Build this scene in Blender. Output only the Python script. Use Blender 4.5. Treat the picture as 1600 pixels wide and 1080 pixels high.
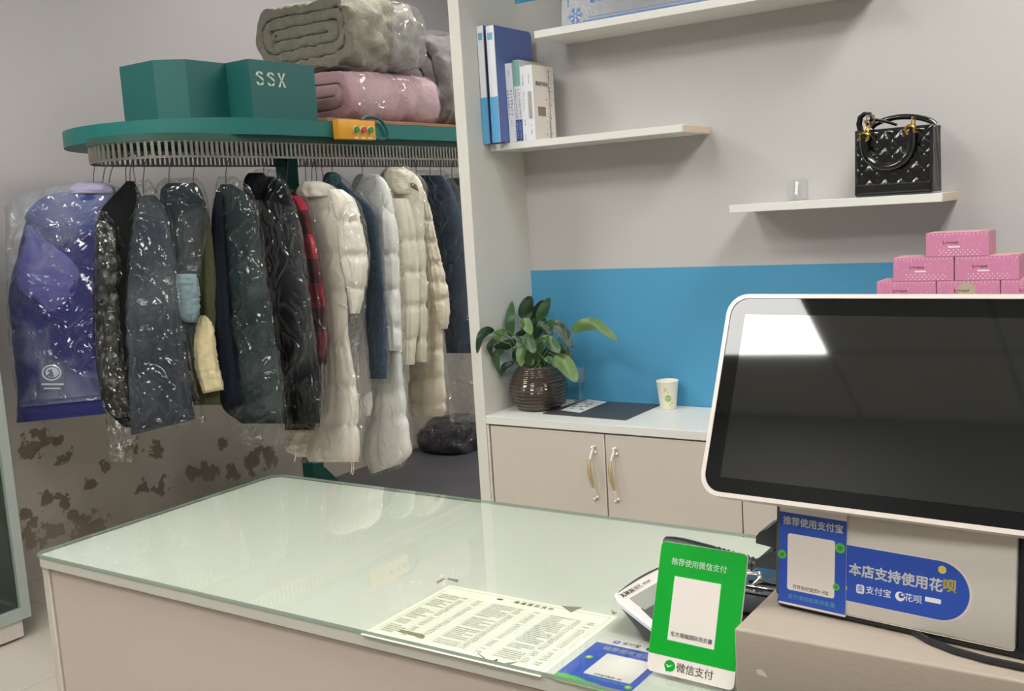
import bpy, bmesh, math, random
from mathutils import Vector, Matrix, noise
random.seed(7)
SC = bpy.context.scene
COL = SC.collection
for o in list(bpy.data.objects):
    bpy.data.objects.remove(o)

# ------------------------------------------------------------------ camera
EYE = Vector((0, 0, 1.42))
F_PX = 1605.38
YAW, PIT, ROL = [math.radians(a) for a in (34.0929, -7.4653, -3.5507)]
FW = Vector((-math.sin(YAW) * math.cos(PIT), math.cos(YAW) * math.cos(PIT), math.sin(PIT)))
_r = Vector((math.cos(YAW), math.sin(YAW), 0))
_u = _r.cross(FW)
RT = _r * math.cos(ROL) + _u * math.sin(ROL)
UP = -_r * math.sin(ROL) + _u * math.cos(ROL)
cam_d = bpy.data.cameras.new('camera')
cam_d.sensor_fit = 'HORIZONTAL'
cam_d.sensor_width = 36
cam_d.lens = F_PX / 1600 * 36
cam_d.clip_start = 0.02
cam = bpy.data.objects.new('camera', cam_d)
cam.matrix_world = Matrix(((RT.x, UP.x, -FW.x, 0), (RT.y, UP.y, -FW.y, 0), (RT.z, UP.z, -FW.z, EYE.z), (0, 0, 0, 1)))
COL.objects.link(cam)
SC.camera = cam

# ------------------------------------------------------------------ world, exposure, main lights
w = bpy.data.worlds.new('world')
SC.world = w
w.use_nodes = True
w.node_tree.nodes['Background'].inputs[0].default_value = (0.55, 0.58, 0.6, 1)
w.node_tree.nodes['Background'].inputs[1].default_value = 0.25
SC.view_settings.view_transform = 'Standard'
SC.view_settings.look = 'None'
SC.view_settings.gamma = 1
SC.view_settings.use_curve_mapping = False
SC.view_settings.exposure = 0.42
PANEL_POWER = 16.0
CEIL = 2.85
CEIL2 = 3.3          # back ceiling, raised only so its panels light the wall better
# (x, y, size x, size y) of the LED ceiling panels; several are only added fill
PANELS = [(-1.704, -0.42, .58, .58), (-1.704, .78, .58, .58), (0.096, .78, .58, .58), (0.096, -0.42, .58, .58), (-3.504, 0.18, .58, .58), (-2.904, 3.78, .58, .58), (0.096, 1.98, .58, .58), (-1.104, 4.38, .58, .58), (-2.904, 1.38, .58, .58), (-1.104, 5.1, .58, .58), (-1.104, 3.66, .58, .58)]


def ray(x, y):
    return FW * F_PX + RT * (x - 800) - UP * (y - 540)
def atZ(x, y, z):
    v = ray(x, y); return EYE + v * ((z - EYE.z) / v.z)
def atY(x, y, Y):
    v = ray(x, y); return EYE + v * (Y / v.y)
def atX(x, y, X):
    v = ray(x, y); return EYE + v * (X / v.x)
def atD(x, y, d):
    return EYE + ray(x, y) * (d / F_PX)
def proj(P):
    d = Vector(P) - EYE; k = F_PX / d.dot(FW)
    return 800 + k * d.dot(RT), 540 - k * d.dot(UP)

# ------------------------------------------------------------------ materials
def lin(c):
    if isinstance(c, str):
        c = [int(c[i:i + 2], 16) / 255 for i in (0, 2, 4)]
    return tuple((v / 12.92 if v <= .04045 else ((v + .055) / 1.055) ** 2.4) for v in c) + (1,)

def nt(name):
    m = bpy.data.materials.new(name); m.use_nodes = True
    t = m.node_tree; t.nodes.clear()
    out = t.nodes.new('ShaderNodeOutputMaterial')
    return m, t, out
def nd(t, kind, **kw):
    n = t.nodes.new(kind)
    for k, v in kw.items():
        if k in n.inputs: n.inputs[k].default_value = v
        else: setattr(n, k, v)
    return n

def M(name, col, rough=.5, metal=0, bump=None, var=None, spec=.5, coat=0, sheen=0, trans=0, detail=3, dist=.01, stretch=None):
    m, t, out = nt(name)
    b = nd(t, 'ShaderNodeBsdfPrincipled')
    b.inputs['Base Color'].default_value = lin(col)
    b.inputs['Roughness'].default_value = rough
    b.inputs['Metallic'].default_value = metal
    b.inputs['Specular IOR Level'].default_value = spec
    b.inputs['Coat Weight'].default_value = coat
    b.inputs['Coat Roughness'].default_value = .06
    b.inputs['Sheen Weight'].default_value = sheen
    b.inputs['Transmission Weight'].default_value = trans
    tc = nd(t, 'ShaderNodeTexCoord')
    src = tc.outputs['Object']
    if stretch:
        mp = nd(t, 'ShaderNodeMapping'); mp.inputs['Scale'].default_value = stretch
        t.links.new(src, mp.inputs[0]); src = mp.outputs[0]
    if var:
        n = nd(t, 'ShaderNodeTexNoise'); n.inputs['Scale'].default_value = var[0]; n.inputs['Detail'].default_value = detail
        t.links.new(src, n.inputs['Vector'])
        mx = nd(t, 'ShaderNodeMix', data_type='RGBA')
        c0 = lin(col)
        mx.inputs[6].default_value = tuple(v * (1 - var[1]) for v in c0[:3]) + (1,)
        mx.inputs[7].default_value = tuple(min(1, v * (1 + var[1])) for v in c0[:3]) + (1,)
        t.links.new(n.outputs['Fac'], mx.inputs[0])
        t.links.new(mx.outputs[2], b.inputs['Base Color'])
    if bump:
        n = nd(t, 'ShaderNodeTexNoise'); n.inputs['Scale'].default_value = bump[0]; n.inputs['Detail'].default_value = detail
        t.links.new(src, n.inputs['Vector'])
        bp = nd(t, 'ShaderNodeBump'); bp.inputs['Strength'].default_value = bump[1]; bp.inputs['Distance'].default_value = dist
        t.links.new(n.outputs['Fac'], bp.inputs['Height'])
        t.links.new(bp.outputs[0], b.inputs['Normal'])
    t.links.new(b.outputs[0], out.inputs[0])
    return m

def emis(name, col, s):
    m, t, out = nt(name)
    e = nd(t, 'ShaderNodeEmission'); e.inputs[0].default_value = lin(col); e.inputs[1].default_value = s
    t.links.new(e.outputs[0], out.inputs[0]); return m

def film_mat(name, haze=.06, tint='e8ecec', scale=7, gloss=.5, crumple=1.0):
    """thin clear plastic film: see-through, with sharp glossy creases and a little milky haze in patches"""
    m, t, out = nt(name)
    tc = nd(t, 'ShaderNodeTexCoord')
    n1 = nd(t, 'ShaderNodeTexNoise'); n1.inputs['Scale'].default_value = 3.5; n1.inputs['Detail'].default_value = 2
    t.links.new(tc.outputs['Object'], n1.inputs['Vector'])
    add = nd(t, 'ShaderNodeMix', data_type='RGBA', blend_type='ADD'); add.inputs[0].default_value = .5
    t.links.new(tc.outputs['Object'], add.inputs[6]); t.links.new(n1.outputs['Color'], add.inputs[7])
    mp = nd(t, 'ShaderNodeMapping'); mp.inputs['Scale'].default_value = (1, 1, .6)
    t.links.new(add.outputs[2], mp.inputs[0])
    v = nd(t, 'ShaderNodeTexVoronoi'); v.feature = 'DISTANCE_TO_EDGE'; v.inputs['Scale'].default_value = scale
    t.links.new(mp.outputs[0], v.inputs['Vector'])
    cl = nd(t, 'ShaderNodeMapRange'); cl.inputs[1].default_value = 0; cl.inputs[2].default_value = .09
    t.links.new(v.outputs['Distance'], cl.inputs[0])
    n3 = nd(t, 'ShaderNodeTexNoise'); n3.inputs['Scale'].default_value = scale * 1.3; n3.inputs['Detail'].default_value = 2
    t.links.new(mp.outputs[0], n3.inputs['Vector'])
    h = nd(t, 'ShaderNodeMath', operation='MULTIPLY_ADD'); h.inputs[1].default_value = -.22
    t.links.new(cl.outputs[0], h.inputs[0]); t.links.new(n3.outputs['Fac'], h.inputs[2])
    bp = nd(t, 'ShaderNodeBump'); bp.inputs['Strength'].default_value = crumple; bp.inputs['Distance'].default_value = .05
    t.links.new(h.outputs[0], bp.inputs['Height'])
    gl = nd(t, 'ShaderNodeBsdfGlossy'); gl.inputs['Roughness'].default_value = .09; gl.inputs['Color'].default_value = (1, 1, 1, 1)
    t.links.new(bp.outputs[0], gl.inputs['Normal'])
    df = nd(t, 'ShaderNodeBsdfTranslucent'); df.inputs['Color'].default_value = lin(tint)
    df2 = nd(t, 'ShaderNodeBsdfDiffuse'); df2.inputs['Color'].default_value = lin(tint)
    ms = nd(t, 'ShaderNodeMixShader'); ms.inputs[0].default_value = .7
    t.links.new(df.outputs[0], ms.inputs[1]); t.links.new(df2.outputs[0], ms.inputs[2])
    tr = nd(t, 'ShaderNodeBsdfTransparent'); tr.inputs[0].default_value = (.98, .985, .98, 1)
    n2 = nd(t, 'ShaderNodeTexNoise'); n2.inputs['Scale'].default_value = 4; n2.inputs['Detail'].default_value = 4
    t.links.new(mp.outputs[0], n2.inputs['Vector'])
    rmp = nd(t, 'ShaderNodeMapRange'); rmp.inputs[1].default_value = .45; rmp.inputs[2].default_value = .68
    rmp.inputs[3].default_value = haze * .05; rmp.inputs[4].default_value = haze * 2.2
    t.links.new(n2.outputs['Fac'], rmp.inputs[0])
    m1 = nd(t, 'ShaderNodeMixShader')
    t.links.new(rmp.outputs[0], m1.inputs[0]); t.links.new(tr.outputs[0], m1.inputs[1]); t.links.new(ms.outputs[0], m1.inputs[2])
    fr = nd(t, 'ShaderNodeFresnel'); fr.inputs[0].default_value = 1.5
    t.links.new(bp.outputs[0], fr.inputs['Normal'])
    fm = nd(t, 'ShaderNodeMath', operation='MULTIPLY'); fm.inputs[1].default_value = gloss * 2; fm.use_clamp = True
    t.links.new(fr.outputs[0], fm.inputs[0])
    fc = nd(t, 'ShaderNodeMath', operation='MINIMUM'); fc.inputs[1].default_value = .22
    t.links.new(fm.outputs[0], fc.inputs[0])
    m2 = nd(t, 'ShaderNodeMixShader')
    t.links.new(fc.outputs[0], m2.inputs[0]); t.links.new(m1.outputs[0], m2.inputs[1]); t.links.new(gl.outputs[0], m2.inputs[2])
    t.links.new(m2.outputs[0], out.inputs[0])
    return m

def clear_mat(name, tint, rough=.0, boost=1.0, ior=1.5, base=0.0, basecol='ffffff'):
    """flat clear sheet: tinted see-through plus fresnel mirror"""
    m, t, out = nt(name)
    tr = nd(t, 'ShaderNodeBsdfTransparent'); tr.inputs[0].default_value = lin(tint)
    gl = nd(t, 'ShaderNodeBsdfGlossy'); gl.inputs['Roughness'].default_value = rough
    fr = nd(t, 'ShaderNodeFresnel'); fr.inputs[0].default_value = ior
    fm = nd(t, 'ShaderNodeMath', operation='MULTIPLY'); fm.inputs[1].default_value = boost; fm.use_clamp = True
    t.links.new(fr.outputs[0], fm.inputs[0])
    src = tr
    if base:
        df = nd(t, 'ShaderNodeBsdfDiffuse'); df.inputs[0].default_value = lin(basecol)
        mb = nd(t, 'ShaderNodeMixShader'); mb.inputs[0].default_value = base
        t.links.new(tr.outputs[0], mb.inputs[1]); t.links.new(df.outputs[0], mb.inputs[2]); src = mb
    ms = nd(t, 'ShaderNodeMixShader')
    t.links.new(fm.outputs[0], ms.inputs[0]); t.links.new(src.outputs[0], ms.inputs[1]); t.links.new(gl.outputs[0], ms.inputs[2])
    t.links.new(ms.outputs[0], out.inputs[0])
    return m

# ------------------------------------------------------------------ mesh builder
class MB:
    def __init__(s):
        s.v = []; s.f = []; s.mi = []; s.sm = []
    def add(s, vs, fs, mi=0, smooth=False):
        o = len(s.v)
        s.v += [tuple(v) for v in vs]
        for f in fs:
            s.f.append([i + o for i in f]); s.mi.append(mi); s.sm.append(smooth)
        return s
    def box(s, x0, y0, z0, x1, y1, z1, mi=0, m=None):
        vs = [Vector((x, y, z)) for z in (z0, z1) for y in (y0, y1) for x in (x0, x1)]
        if m: vs = [m @ v for v in vs]
        return s.add(vs, [(0, 2, 3, 1), (4, 5, 7, 6), (0, 1, 5, 4), (2, 6, 7, 3), (0, 4, 6, 2), (1, 3, 7, 5)], mi)
    def rbox(s, x0, y0, z0, x1, y1, z1, r=.003, seg=2, mi=0, m=None):
        bm = bmesh.new()
        bmesh.ops.create_cube(bm, size=1)
        for v in bm.verts:
            v.co = Vector(((x0 + x1) / 2 + v.co.x * (x1 - x0), (y0 + y1) / 2 + v.co.y * (y1 - y0), (z0 + z1) / 2 + v.co.z * (z1 - z0)))
        bmesh.ops.bevel(bm, geom=bm.edges[:], offset=r, segments=seg, profile=.5, affect='EDGES')
        bm.verts.index_update()
        vs = [(m @ v.co if m else v.co.copy()) for v in bm.verts]
        s.add(vs, [[v.index for v in f.verts] for f in bm.faces], mi, True); bm.free()
        return s
    def prism(s, pts, z0, z1, mi=0, m=None, smooth=False):
        n = len(pts)
        vs = [Vector((p[0], p[1], z0)) for p in pts] + [Vector((p[0], p[1], z1)) for p in pts]
        if m: vs = [m @ v for v in vs]
        fs = [list(range(n))[::-1], list(range(n, 2 * n))] + [(i, (i + 1) % n, (i + 1) % n + n, i + n) for i in range(n)]
        return s.add(vs, fs, mi, smooth)
    def tube(s, pts, r, n=8, mi=0, closed=False, flat=None):
        pts = [Vector(p) for p in pts]
        k = len(pts)
        rs = r if isinstance(r, (list, tuple)) else [r] * k
        vs = []; fs = []
        prev = None
        for i, p in enumerate(pts):
            a = pts[i - 1] if (i > 0 or closed) else pts[i]
            b = pts[(i + 1) % k] if (i < k - 1 or closed) else pts[i]
            t = (b - a).normalized() if (b - a).length > 1e-9 else Vector((0, 0, 1))
            if prev is None:
                x = t.orthogonal().normalized()
            else:
                x = (prev - t * prev.dot(t)); x = x.normalized() if x.length > 1e-6 else t.orthogonal().normalized()
            prev = x; y = t.cross(x)
            for j in range(n):
                an = 2 * math.pi * j / n
                vs.append(p + (x * math.cos(an) + y * math.sin(an) * (flat or 1)) * rs[i])
        for i in range(k if closed else k - 1):
            for j in range(n):
                a = i * n + j; b = i * n + (j + 1) % n; c = ((i + 1) % k) * n + (j + 1) % n; d = ((i + 1) % k) * n + j
                fs.append((a, b, c, d))
        if not closed:
            fs.append(list(range(n))[::-1]); fs.append(list(range((k - 1) * n, k * n)))
        return s.add(vs, fs, mi, True)
    def lathe(s, prof, c=(0, 0, 0), n=32, mi=0, cap=True):
        c = Vector(c); k = len(prof); vs = []; fs = []
        for r, z in prof:
            for j in range(n):
                a = 2 * math.pi * j / n
                vs.append(c + Vector((r * math.cos(a), r * math.sin(a), z)))
        for i in range(k - 1):
            for j in range(n):
                fs.append((i * n + j, i * n + (j + 1) % n, (i + 1) * n + (j + 1) % n, (i + 1) * n + j))
        if cap:
            fs.append(list(range(n))[::-1]); fs.append(list(range((k - 1) * n, k * n)))
        return s.add(vs, fs, mi, True)
    def grid(s, fn, nu, nv, mi=0, smooth=True, wrap=False):
        vs = [fn(i / nu, j / nv) for j in range(nv + 1) for i in range(nu + (0 if wrap else 1))]
        W = nu if wrap else nu + 1
        fs = [(j * W + i, j * W + (i + 1) % W, (j + 1) * W + (i + 1) % W, (j + 1) * W + i) for j in range(nv) for i in range(nu)]
        return s.add(vs, fs, mi, smooth)
    def build(s, name, mats, parent=None, world=True, sharp=None):
        me = bpy.data.meshes.new(name)
        me.from_pydata(s.v, [], s.f)
        if not isinstance(mats, (list, tuple)): mats = [mats]
        for m in mats: me.materials.append(m)
        me.polygons.foreach_set('material_index', s.mi)
        me.polygons.foreach_set('use_smooth', s.sm)
        bm = bmesh.new(); bm.from_mesh(me)
        bmesh.ops.recalc_face_normals(bm, faces=bm.faces[:])
        bm.to_mesh(me); bm.free()
        if any(s.sm):
            me.set_sharp_from_angle(angle=math.radians(sharp or 40))
        me.update()
        o = bpy.data.objects.new(name, me)
        COL.objects.link(o)
        if parent is not None:
            o.parent = parent
            if world:
                p = parent; mm = p.matrix_basis.copy()
                while p.parent is not None:
                    mm = p.parent.matrix_basis @ (p.matrix_parent_inverse @ mm); p = p.parent
                o.matrix_parent_inverse = mm.inverted()
        return o

def tag(o, label, cat, group=None, kind=None):
    if label: o['label'] = label
    if cat: o['category'] = cat
    if group: o['group'] = group
    if kind: o['kind'] = kind
    return o
def thing(name, label, cat, loc=(0, 0, 0), group=None, mat=None):
    o = bpy.data.objects.new(name, None); COL.objects.link(o)
    o.empty_display_size = .05
    if mat is not None: o.matrix_basis = mat
    else: o.location = loc; o.matrix_basis = Matrix.Translation(loc)
    return tag(o, label, cat, group)
def struct(o, label):
    o['kind'] = 'structure'; o['label'] = label; return o
def frame(o, x, y):
    x = Vector(x).normalized(); y = Vector(y); z = x.cross(y).normalized(); y = z.cross(x)
    return Matrix(((x.x, y.x, z.x, o[0]), (x.y, y.y, z.y, o[1]), (x.z, y.z, z.z, o[2]), (0, 0, 0, 1)))
def rrect(x0, y0, x1, y1, r, n=6):
    if not isinstance(r, (list, tuple)): r = [r] * 4     # bl, br, tr, tl
    pts = []
    for (cx, cy, rr, a0) in ((x0, y0, r[0], 180), (x1, y0, r[1], 270), (x1, y1, r[2], 0), (x0, y1, r[3], 90)):
        sx = cx + (rr if cx == x0 else -rr); sy = cy + (rr if cy == y0 else -rr)
        if rr < 1e-6: pts.append((cx, cy)); continue
        for k in range(n + 1):
            a = math.radians(a0 + 90 * k / n); pts.append((sx + rr * math.cos(a), sy + rr * math.sin(a)))
    return pts
def disc(cx, cy, rx, ry=None, n=28):
    ry = ry or rx
    return [(cx + rx * math.cos(2 * math.pi * i / n), cy + ry * math.sin(2 * math.pi * i / n)) for i in range(n)]

def text(s, size, x, y, z, mat, parent, name='lettering', m=None, bold=0, align='CENTER', spacing=1.0, sx=1.0, depth=.0002, vertical=False, label=None):
    """flat lettering lying in the parent's own x-y plane at (x, y, z)"""
    cu = bpy.data.curves.new(name, 'FONT')
    cu.body = '\n'.join(s) if vertical else s
    cu.size = size; cu.align_x = align; cu.align_y = 'CENTER'; cu.extrude = depth; cu.space_character = spacing
    cu.resolution_u = 3
    if vertical: cu.space_line = .95
    t = bpy.data.objects.new(name, cu); COL.objects.link(t)
    bpy.context.view_layer.update()
    me = bpy.data.meshes.new_from_object(t.evaluated_get(bpy.context.evaluated_depsgraph_get()))
    bpy.data.objects.remove(t); bpy.data.curves.remove(cu)
    if bold:
        bm = bmesh.new()
        for dx, dy in ((0, 0), (bold, 0), (-bold, 0), (0, bold), (0, -bold)):
            k0 = len(bm.verts); bm.from_mesh(me); bm.verts.ensure_lookup_table()
            for v in bm.verts[k0:]: v.co += Vector((dx, dy, 0))
        bm.to_mesh(me); bm.free()
    for v in me.vertices: v.co.x *= sx
    me.materials.clear(); me.materials.append(mat)
    o = bpy.data.objects.new(name, me); COL.objects.link(o)
    me.name = name
    o.parent = parent
    o.matrix_basis = (m or Matrix()) @ Matrix.Translation((x, y, z))
    if label: o['label'] = label
    return o

def interp(rows, n):
    """smooth resample of rows [(y, a, b, ...)] to n rows evenly along y"""
    ys = [r[0] for r in rows]; out = []
    for i in range(n):
        y = ys[0] + (ys[-1] - ys[0]) * i / (n - 1)
        k = max(j for j in range(len(ys)) if ys[j] <= y + 1e-6); k = min(k, len(ys) - 2)
        t = (y - ys[k]) / (ys[k + 1] - ys[k])
        vals = []
        for c in range(1, len(rows[0])):
            p1, p2 = rows[k][c], rows[k + 1][c]
            h = ys[k + 1] - ys[k]
            m1 = (rows[k + 1][c] - rows[k - 1][c]) / (ys[k + 1] - ys[k - 1]) * h if k > 0 else (p2 - p1)
            m2 = (rows[k + 2][c] - rows[k][c]) / (ys[k + 2] - ys[k]) * h if k + 2 < len(ys) else (p2 - p1)
            t2, t3 = t * t, t * t * t
            vals.append((2 * t3 - 3 * t2 + 1) * p1 + (t3 - 2 * t2 + t) * m1 + (-2 * t3 + 3 * t2) * p2 + (t3 - t2) * m2)
        out.append((y, *vals))
    return out

# ================================================================== THE SETTING
def wall_paint():
    m, t, out = nt('peeling_paint')
    b = nd(t, 'ShaderNodeBsdfPrincipled'); b.inputs['Roughness'].default_value = .75; b.inputs['Specular IOR Level'].default_value = .25
    g = nd(t, 'ShaderNodeNewGeometry')
    sep = nd(t, 'ShaderNodeSeparateXYZ'); t.links.new(g.outputs['Position'], sep.inputs[0])
    def noise_(scale, detail=5, rough=.55):
        n = nd(t, 'ShaderNodeTexNoise'); n.inputs['Scale'].default_value = scale; n.inputs['Detail'].default_value = detail; n.inputs['Roughness'].default_value = rough
        t.links.new(g.outputs['Position'], n.inputs['Vector']); return n.outputs['Fac']
    def math_(op, a, b_=None, clamp=False):
        n = nd(t, 'ShaderNodeMath', operation=op); n.use_clamp = clamp
        for i, x in enumerate((a, b_)):
            if x is None: continue
            if isinstance(x, (int, float)): n.inputs[i].default_value = x
            else: t.links.new(x, n.inputs[i])
        return n.outputs[0]
    def mr(x, a, b_, c=0, d=1):
        n = nd(t, 'ShaderNodeMapRange'); n.interpolation_type = 'SMOOTHSTEP'
        t.links.new(x, n.inputs[0]); n.inputs[1].default_value = a; n.inputs[2].default_value = b_; n.inputs[3].default_value = c; n.inputs[4].default_value = d
        return n.outputs[0]
    def mix(f, c1, c2):
        n = nd(t, 'ShaderNodeMix', data_type='RGBA')
        t.links.new(f, n.inputs[0])
        for i, c in ((6, c1), (7, c2)):
            if isinstance(c, str): n.inputs[i].default_value = lin(c)
            else: t.links.new(c, n.inputs[i])
        return n.outputs[2]
    n3 = noise_(3.2); n9 = noise_(9, 6, .62); n2 = noise_(1.3, 3)
    paint = mix(n2, 'b6b2b0', 'bdb8ba')
    # damp, dirty bare plaster low down, its colour lightened to offset weak light
    lowz = mr(math_('ADD', sep.outputs[2], math_('MULTIPLY', n3, .5)), .75, 1.25, 1, 0)
    plaster = mix(n9, 'c8bfb2', 'd8d0c4')
    c1 = mix(math_('MULTIPLY', lowz, .85), paint, plaster)
    # flaked patches: located spots, ragged by noise
    spots = []
    for px, py, r in ((57, 692, .085), (92, 688, .05), (98, 716, .05), (106, 712, .035), (166, 728, .045), (143, 757, .04), (72, 778, .05), (103, 790, .06), (112, 803, .05), (90, 775, .03), (86, 829, .06), (130, 828, .1), (150, 820, .09), (52, 840, .08), (225, 765, .05), (250, 762, .07), (210, 700, .07), (245, 705, .06), (300, 742, .06), (330, 738, .08), (365, 735, .08), (395, 722, .1), (420, 715, .09), (345, 690, .05), (40, 800, .035)):
        P = atX(px, py, -4.08)
        v = nd(t, 'ShaderNodeVectorMath', operation='DISTANCE'); t.links.new(g.outputs['Position'], v.inputs[0]); v.inputs[1].default_value = P
        s_ = math_('SUBTRACT', 1.0, math_('DIVIDE', v.outputs['Value'], r * 1.15))
        spots.append(s_)
    mx = spots[0]
    for s_ in spots[1:]: mx = math_('MAXIMUM', mx, s_)
    n14 = noise_(14, 6, .65)
    f = mr(math_('ADD', mx, math_('MULTIPLY', math_('SUBTRACT', n14, .5), 3.4)), .42, .56)
    c2 = mix(math_('MULTIPLY', f, .85), c1, mix(n9, '6f6253', '908270'))
    # damp rising at the foot of the wall
    f2 = mr(math_('ADD', sep.outputs[2], math_('MULTIPLY', math_('SUBTRACT', n3, .5), .7)), .02, .3, 1, 0)
    c3 = mix(math_('MULTIPLY', f2, .55), c2, mix(n9, 'a3988b', 'b6ab9d'))
    t.links.new(c3, b.inputs['Base Color'])
    bp = nd(t, 'ShaderNodeBump'); bp.inputs['Strength'].default_value = .35; bp.inputs['Distance'].default_value = .01
    t.links.new(math_('SUBTRACT', math_('MULTIPLY', n9, .4), f), bp.inputs['Height']); t.links.new(bp.outputs[0], b.inputs['Normal'])
    t.links.new(b.outputs[0], out.inputs[0]); return m

def tile_mat(name, col, line, size, width, rough, axis=(0, 1), off=(0, 0)):
    m, t, out = nt(name)
    b = nd(t, 'ShaderNodeBsdfPrincipled'); b.inputs['Roughness'].default_value = rough
    g = nd(t, 'ShaderNodeNewGeometry'); sep = nd(t, 'ShaderNodeSeparateXYZ'); t.links.new(g.outputs['Position'], sep.inputs[0])
    fs = []
    for a, of in zip(axis, off):
        ad = nd(t, 'ShaderNodeMath', operation='ADD'); ad.inputs[1].default_value = of + 100 * size; t.links.new(sep.outputs[a], ad.inputs[0])
        mo = nd(t, 'ShaderNodeMath', operation='MODULO'); mo.inputs[1].default_value = size; t.links.new(ad.outputs[0], mo.inputs[0])
        lt = nd(t, 'ShaderNodeMath', operation='LESS_THAN'); lt.inputs[1].default_value = width; t.links.new(mo.outputs[0], lt.inputs[0]); fs.append(lt)
    mxm = nd(t, 'ShaderNodeMath', operation='MAXIMUM'); t.links.new(fs[0].outputs[0], mxm.inputs[0]); t.links.new(fs[1].outputs[0], mxm.inputs[1])
    n = nd(t, 'ShaderNodeTexNoise'); n.inputs['Scale'].default_value = 5; n.inputs['Detail'].default_value = 4; t.links.new(g.outputs['Position'], n.inputs['Vector'])
    mv = nd(t, 'ShaderNodeMix', data_type='RGBA'); c = lin(col); mv.inputs[6].default_value = tuple(x * .86 for x in c[:3]) + (1,); mv.inputs[7].default_value = c
    t.links.new(n.outputs['Fac'], mv.inputs[0])
    mx = nd(t, 'ShaderNodeMix', data_type='RGBA'); mx.inputs[7].default_value = lin(line); t.links.new(mv.outputs[2], mx.inputs[6]); t.links.new(mxm.outputs[0], mx.inputs[0])
    t.links.new(mx.outputs[2], b.inputs['Base Color']); t.links.new(b.outputs[0], out.inputs[0]); return m

m_wall_l = wall_paint()
m_wall = M('painted_wall', 'cfcac6', .8, var=(3, .04))
m_floor = tile_mat('floor_tile', 'c2b9ad', 'a79c90', .6, .006, .35, off=(.1, .25))
m_ceil = tile_mat('ceiling_tile', 'd2d0cb', '8a8884', .6, .012, .8, off=(.21 + .006, .115 + .006))
m_front = M('dim_shopfront', '6d6a66', .6)

X_L, X_R, Y_F, Y_B = -4.08, 2.6, -1.1, 6.0
def wallbox(name, a, b, mat, label):
    o = MB().box(*a, *b).build(name, mat); return struct(o, label)
wallbox('floor', (X_L - .1, Y_F - .1, -.1), (X_R + .1, Y_B + .1, 0), m_floor, 'pale worn tiled shop floor')
wallbox('ceiling', (X_L - .1, Y_F - .1, CEIL), (X_R + .1, 2.95, CEIL + .1), m_ceil, 'white suspended tile ceiling')
wallbox('ceiling', (X_L - .1, 2.95, CEIL2), (X_R + .1, Y_B + .1, CEIL2 + .1), m_wall, 'plain ceiling above the back of the conveyor, raised to spread light')
wallbox('trim_1', (X_L, 2.93, CEIL), (X_R, 2.95, CEIL2), m_wall, 'added step up to the back ceiling raised for its light')  # unseen step, made up to close the ceiling raised for light
wallbox('wall_left', (X_L - .1, Y_F - .1, 0), (X_L, Y_B + .1, CEIL2), m_wall_l, 'painted wall flaking and stained with damp low down')
wallbox('wall_far', (X_L, Y_B, 0), (X_R, Y_B + .1, CEIL2), m_wall, 'plain wall far behind the hanging clothes')
wallbox('wall_right', (X_R, Y_F - .1, 0), (X_R + .1, Y_B + .1, CEIL2), m_wall, 'plain right wall of the shop')
wallbox('wall_front', (X_L, Y_F - .1, 0), (X_R, Y_F, CEIL), m_front, 'dim front wall of the shop')

# laminate back wall with two blue bands
YB = 2.875; YF = 2.565; CAB_Z = .79
m_lam = M('grey_laminate', 'c3c0bd', .5, var=(120, .035))
m_blue = M('blue_laminate', '4f9cc4', .5, var=(120, .05))
mb = MB()
XS0, XS1 = -1.8525, 2.6
for z0, z1, mi in ((0, 1.219, 1), (1.219, 2.076, 0), (2.076, CEIL, 1)):
    mb.box(XS0, YB, z0, XS1, YB + .04, z1, mi)
struct(mb.build('wall_back', [m_lam, m_blue]), 'grey laminate back wall with blue bands')

# LED panels, some of them added to brighten the scene
m_led = emis('led_diffuser', 'fffdf9', PANEL_POWER)
m_alu = M('white_aluminium', 'e4e4e2', .4)
for i, (x, y, sx, sy) in enumerate(PANELS):
    t = thing('ceiling_light', 'square white LED ceiling panel above the ' + ['front of the counter', 'counter', 'till', 'front wall, added as fill light', 'display cabinet', 'far end of the conveyor', 'right part of the wall shelves', 'room behind the shelves', 'gap between counter and coats', 'far wall behind the shelves, added to brighten the left wall', 'back of the shelf wall, added to brighten the left wall'][i], 'ceiling light', (x, y, CEIL2 if y > 2.95 else CEIL), group='LED ceiling panels')
    fr_ = MB()
    a, b2, wd = sx / 2, sy / 2, .012
    for q in ((-a - wd, -b2 - wd, a + wd, -b2), (-a - wd, b2, a + wd, b2 + wd), (-a - wd, -b2, -a, b2), (a, -b2, a + wd, b2)):
        fr_.box(q[0], q[1], -.012, q[2], q[3], 0)
    fr_.build('light_frame', m_alu, t, world=False)
    MB().box(-a, -b2, -.008, a, b2, -.002).build('diffuser', m_led, t, world=False)

# ================================================================== SHELF UNIT
m_cream = M('cream_laminate', 'd6cfc2', .45, var=(150, .03))
m_white_lam = M('white_laminate', 'e3e3dc', .4)
m_door = M('door_laminate', 'cdc4b8', .5, var=(160, .035))
m_gap = M('dark_gap', '4a4642', .8)
sp = MB().rbox(-1.893, YF, 0, -1.8525, YB + .04, CEIL, .0015, 1)
o = sp.build('side_panel', M('panel_white', 'd9d7ce', .5, var=(140, .02)))
tag(o, 'tall cream side panel standing between the coats and the shelves', 'panel')

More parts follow.
